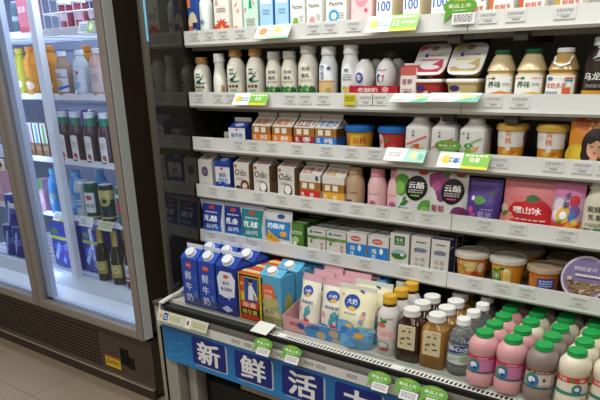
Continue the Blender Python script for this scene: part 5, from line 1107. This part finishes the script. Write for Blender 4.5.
bc = beer_can('#c9d3dc', [('p', [(.2, .2), (.7, .3), (.7, .8), (.3, .7)], '#4a90cc'), ('l', .3, .7, .5, .06, 2, '#d6dce4')]); fput(bc, -2.566, 3, 'white and blue can between blue bottle and white-labelled can', 'can', 1.715)
bc = beer_can('#1f5a44', [('r', .24, .18, .72, .82, '#d8dcdc'), ('e', .48, .66, .14, .08, '#b8505a'), ('t', '啤酒', .48, .4, .14, '#5a6a8a'), ('r', 0, 0, 1, .06, '#b9a868')]); fput(bc, -2.486, 3, 'green beer can with a white label and red crest', 'can', 1.71, .5)
bc = beer_can('#16343a', [('r', 0, .66, 1, .96, '#c9b86a'), ('e', .5, .62, .24, .16, '#b9aa5a'), ('e', .5, .62, .12, .08, '#2a4a40'), ('r', 0, .06, 1, .12, '#c0ae62')]); fput(bc, -2.380, 3, 'dark green beer can with a gold top band', 'can', 1.71, .5)
bc = beer_can('#1f7a4c', [('e', .35, .5, .16, .18, '#c8323c'), ('r', 0, .8, 1, .9, '#cfd6d0')]); fput(bc, -2.262, 3, 'bright green beer can with red emblem against the fridge side', 'can', 1.71, .5)
# floor of the fridge
def pack(n_):
    t = thing('drink_multipack'); m = MB(); m.rbox(-.10, .10, -.07, .07, 0, .225, .012, M('#2f3f9c', .2, coat=.5))
    art = [('r', 0, .66, 1, .74, '#b9c43c'), ('e', .2, .86, .16, .08, '#3f7a4c'), ('p', [(.05, .2), (.3, .6), (.38, .5), (.15, .1)], '#a9c4e8'), ('p', [(.4, .1), (.6, .6), (.7, .55), (.52, .05)], '#8fb0e0'), ('p', [(.75, .2), (.9, .6), (.97, .5), (.85, .1)], '#b9d0ec'), ('l', .1, .9, .5, .04, 3, '#5a7ad0'), ('e', .6, .3, .14, .12, '#5a4aa8')]
    printing(m, art, flat_front(.18, .20, -.07, .012), .18, .20); m.build('film_wrap', t)
    h = MB(); h.tube([(-.05, 0, .222), (-.03, 0, .240), (.03, 0, .240), (.05, 0, .222)], .004, M('#3a50b0', .3), 6); h.build('carry_strap', t); return t
pk1 = pack(0); fput(pk1, -2.80, 4, 'blue film-wrapped multipack on the fridge floor beside the door edge', 'multipack', 1.79)
fagain(pk1, -2.585, 4, 'blue film-wrapped multipack on the fridge floor beside the gold-necked beers', 1.82)
beer = bottle('beer_bottle', [(.029, 0), (.0305, .004), (.0305, .128), (.027, .148), (.0145, .178, 2, M('#c3ac52', .3, .3)), (.0135, .232), (.0145, .234), (.0145, .242), (.012, .244)], M('#1c2418', .08, coat=.6), (.0148, .238, .247, '#c9b45c'), [('r', .14, .0, .86, 1, '#c4b25e'), ('e', .5, .56, .2, .2, '#d8cfa0'), ('t', '啤', .5, .56, .22, '#4a3c28'), ('l', .24, .76, .2, .06, 2, '#6b5c30')], span=2.6, band=(.035, .095))
fput(beer, -2.483, 4, 'gold-necked dark beer bottle beside the blue multipack on the fridge floor', 'bottle', 1.715, .5)
fagain(beer, -2.372, 4, 'gold-necked dark beer bottle, second from the blue multipack on the fridge floor', 1.712, .5)
fagain(beer, -2.44, 4, 'gold-necked dark beer bottle in the back row on the fridge floor', 1.82, .5)
rb_ = bottle('beer_bottle', [(.029, 0), (.0305, .004), (.0305, .125), (.027, .145), (.0145, .172), (.0135, .222), (.0145, .224), (.0145, .232), (.012, .234)], M('#2a1c18', .08, coat=.6), (.0148, .228, .237, '#b8bcc0'), [('r', .1, .0, .9, 1, '#cfd2d6'), ('r', .1, .1, .9, .26, '#b83a40'), ('l', .24, .76, .7, .06, 3, '#8a4a50')], span=2.6, band=(.035, .11))
fput(rb_, -2.272, 4, 'brown beer bottle with white and red label against the fridge side', 'bottle', 1.712, .5)
# paper price cards on the fridge shelf rails
fc = [('l', .1, .5, .7, .12, 3, '#8a97b0'), ('r', .55, 0, 1, 1, '#a9c46a'), ('e', .78, .5, .12, .3, '#dfe6c8')]
for x, zc, lean_, art, lb_ in ((-2.70, .738, -.55, fc, 'white and green price card below the blue sports drink, fourth fridge shelf rail'),
                             (-2.50, .738, -.35, fc[:1], 'plain white price card below the white-labelled beer can, fourth fridge shelf rail'),
                             (-2.36, .736, -.6, [('r', 0, 0, 1, 1, '#d3d6a8'), ('l', .1, .9, .7, .12, 3, '#9a9a70')], 'pale yellow price card below the gold-topped beer can, fourth fridge shelf rail'),
                             (-2.30, 1.520, -.3, fc, 'white and green price card below the wire basket, top fridge shelf rail')):
    card('price_card', x+FDX, zc, .10, .045, lean_, art, lb_, 'card', y=1.668)
# behind the first door
pk_ = brick_carton('drink_carton', .06, .06, .16, '#d8a0ac', [('r', 0, .3, 1, .7, '#e6d0d4'), ('l', .2, .8, .5, .05, 2, '#c06a7a')], side_col='#cf96a4')
fput(pk_, -3.27, 3, 'pink carton behind the first fridge door, fourth shelf', 'carton', 1.73)
blc = beer_can('#2a3f9a', [('p', [(.3, .1), (.5, .9), (.6, .9), (.4, .1)], '#a9c0e4'), ('l', .2, .8, .6, .05, 3, '#7a90d0')])
for q in range(4):
    lb_ = f'blue can on the floor behind the first fridge door, {ORD[q]} from the door split'
    x = -3.02-.088*q
    if q == 0: fput(blc, x, 4, lb_, 'can', 1.72, .5)
    else: fagain(blc, x, 4, lb_, 1.72, .5)
for q in range(3): fagain(blc, -3.03-.088*q, 4, f'blue can in the upper layer behind the first fridge door, {ORD[q]} from the split', 1.72, .5).location.z = FSURF[4]+.1692
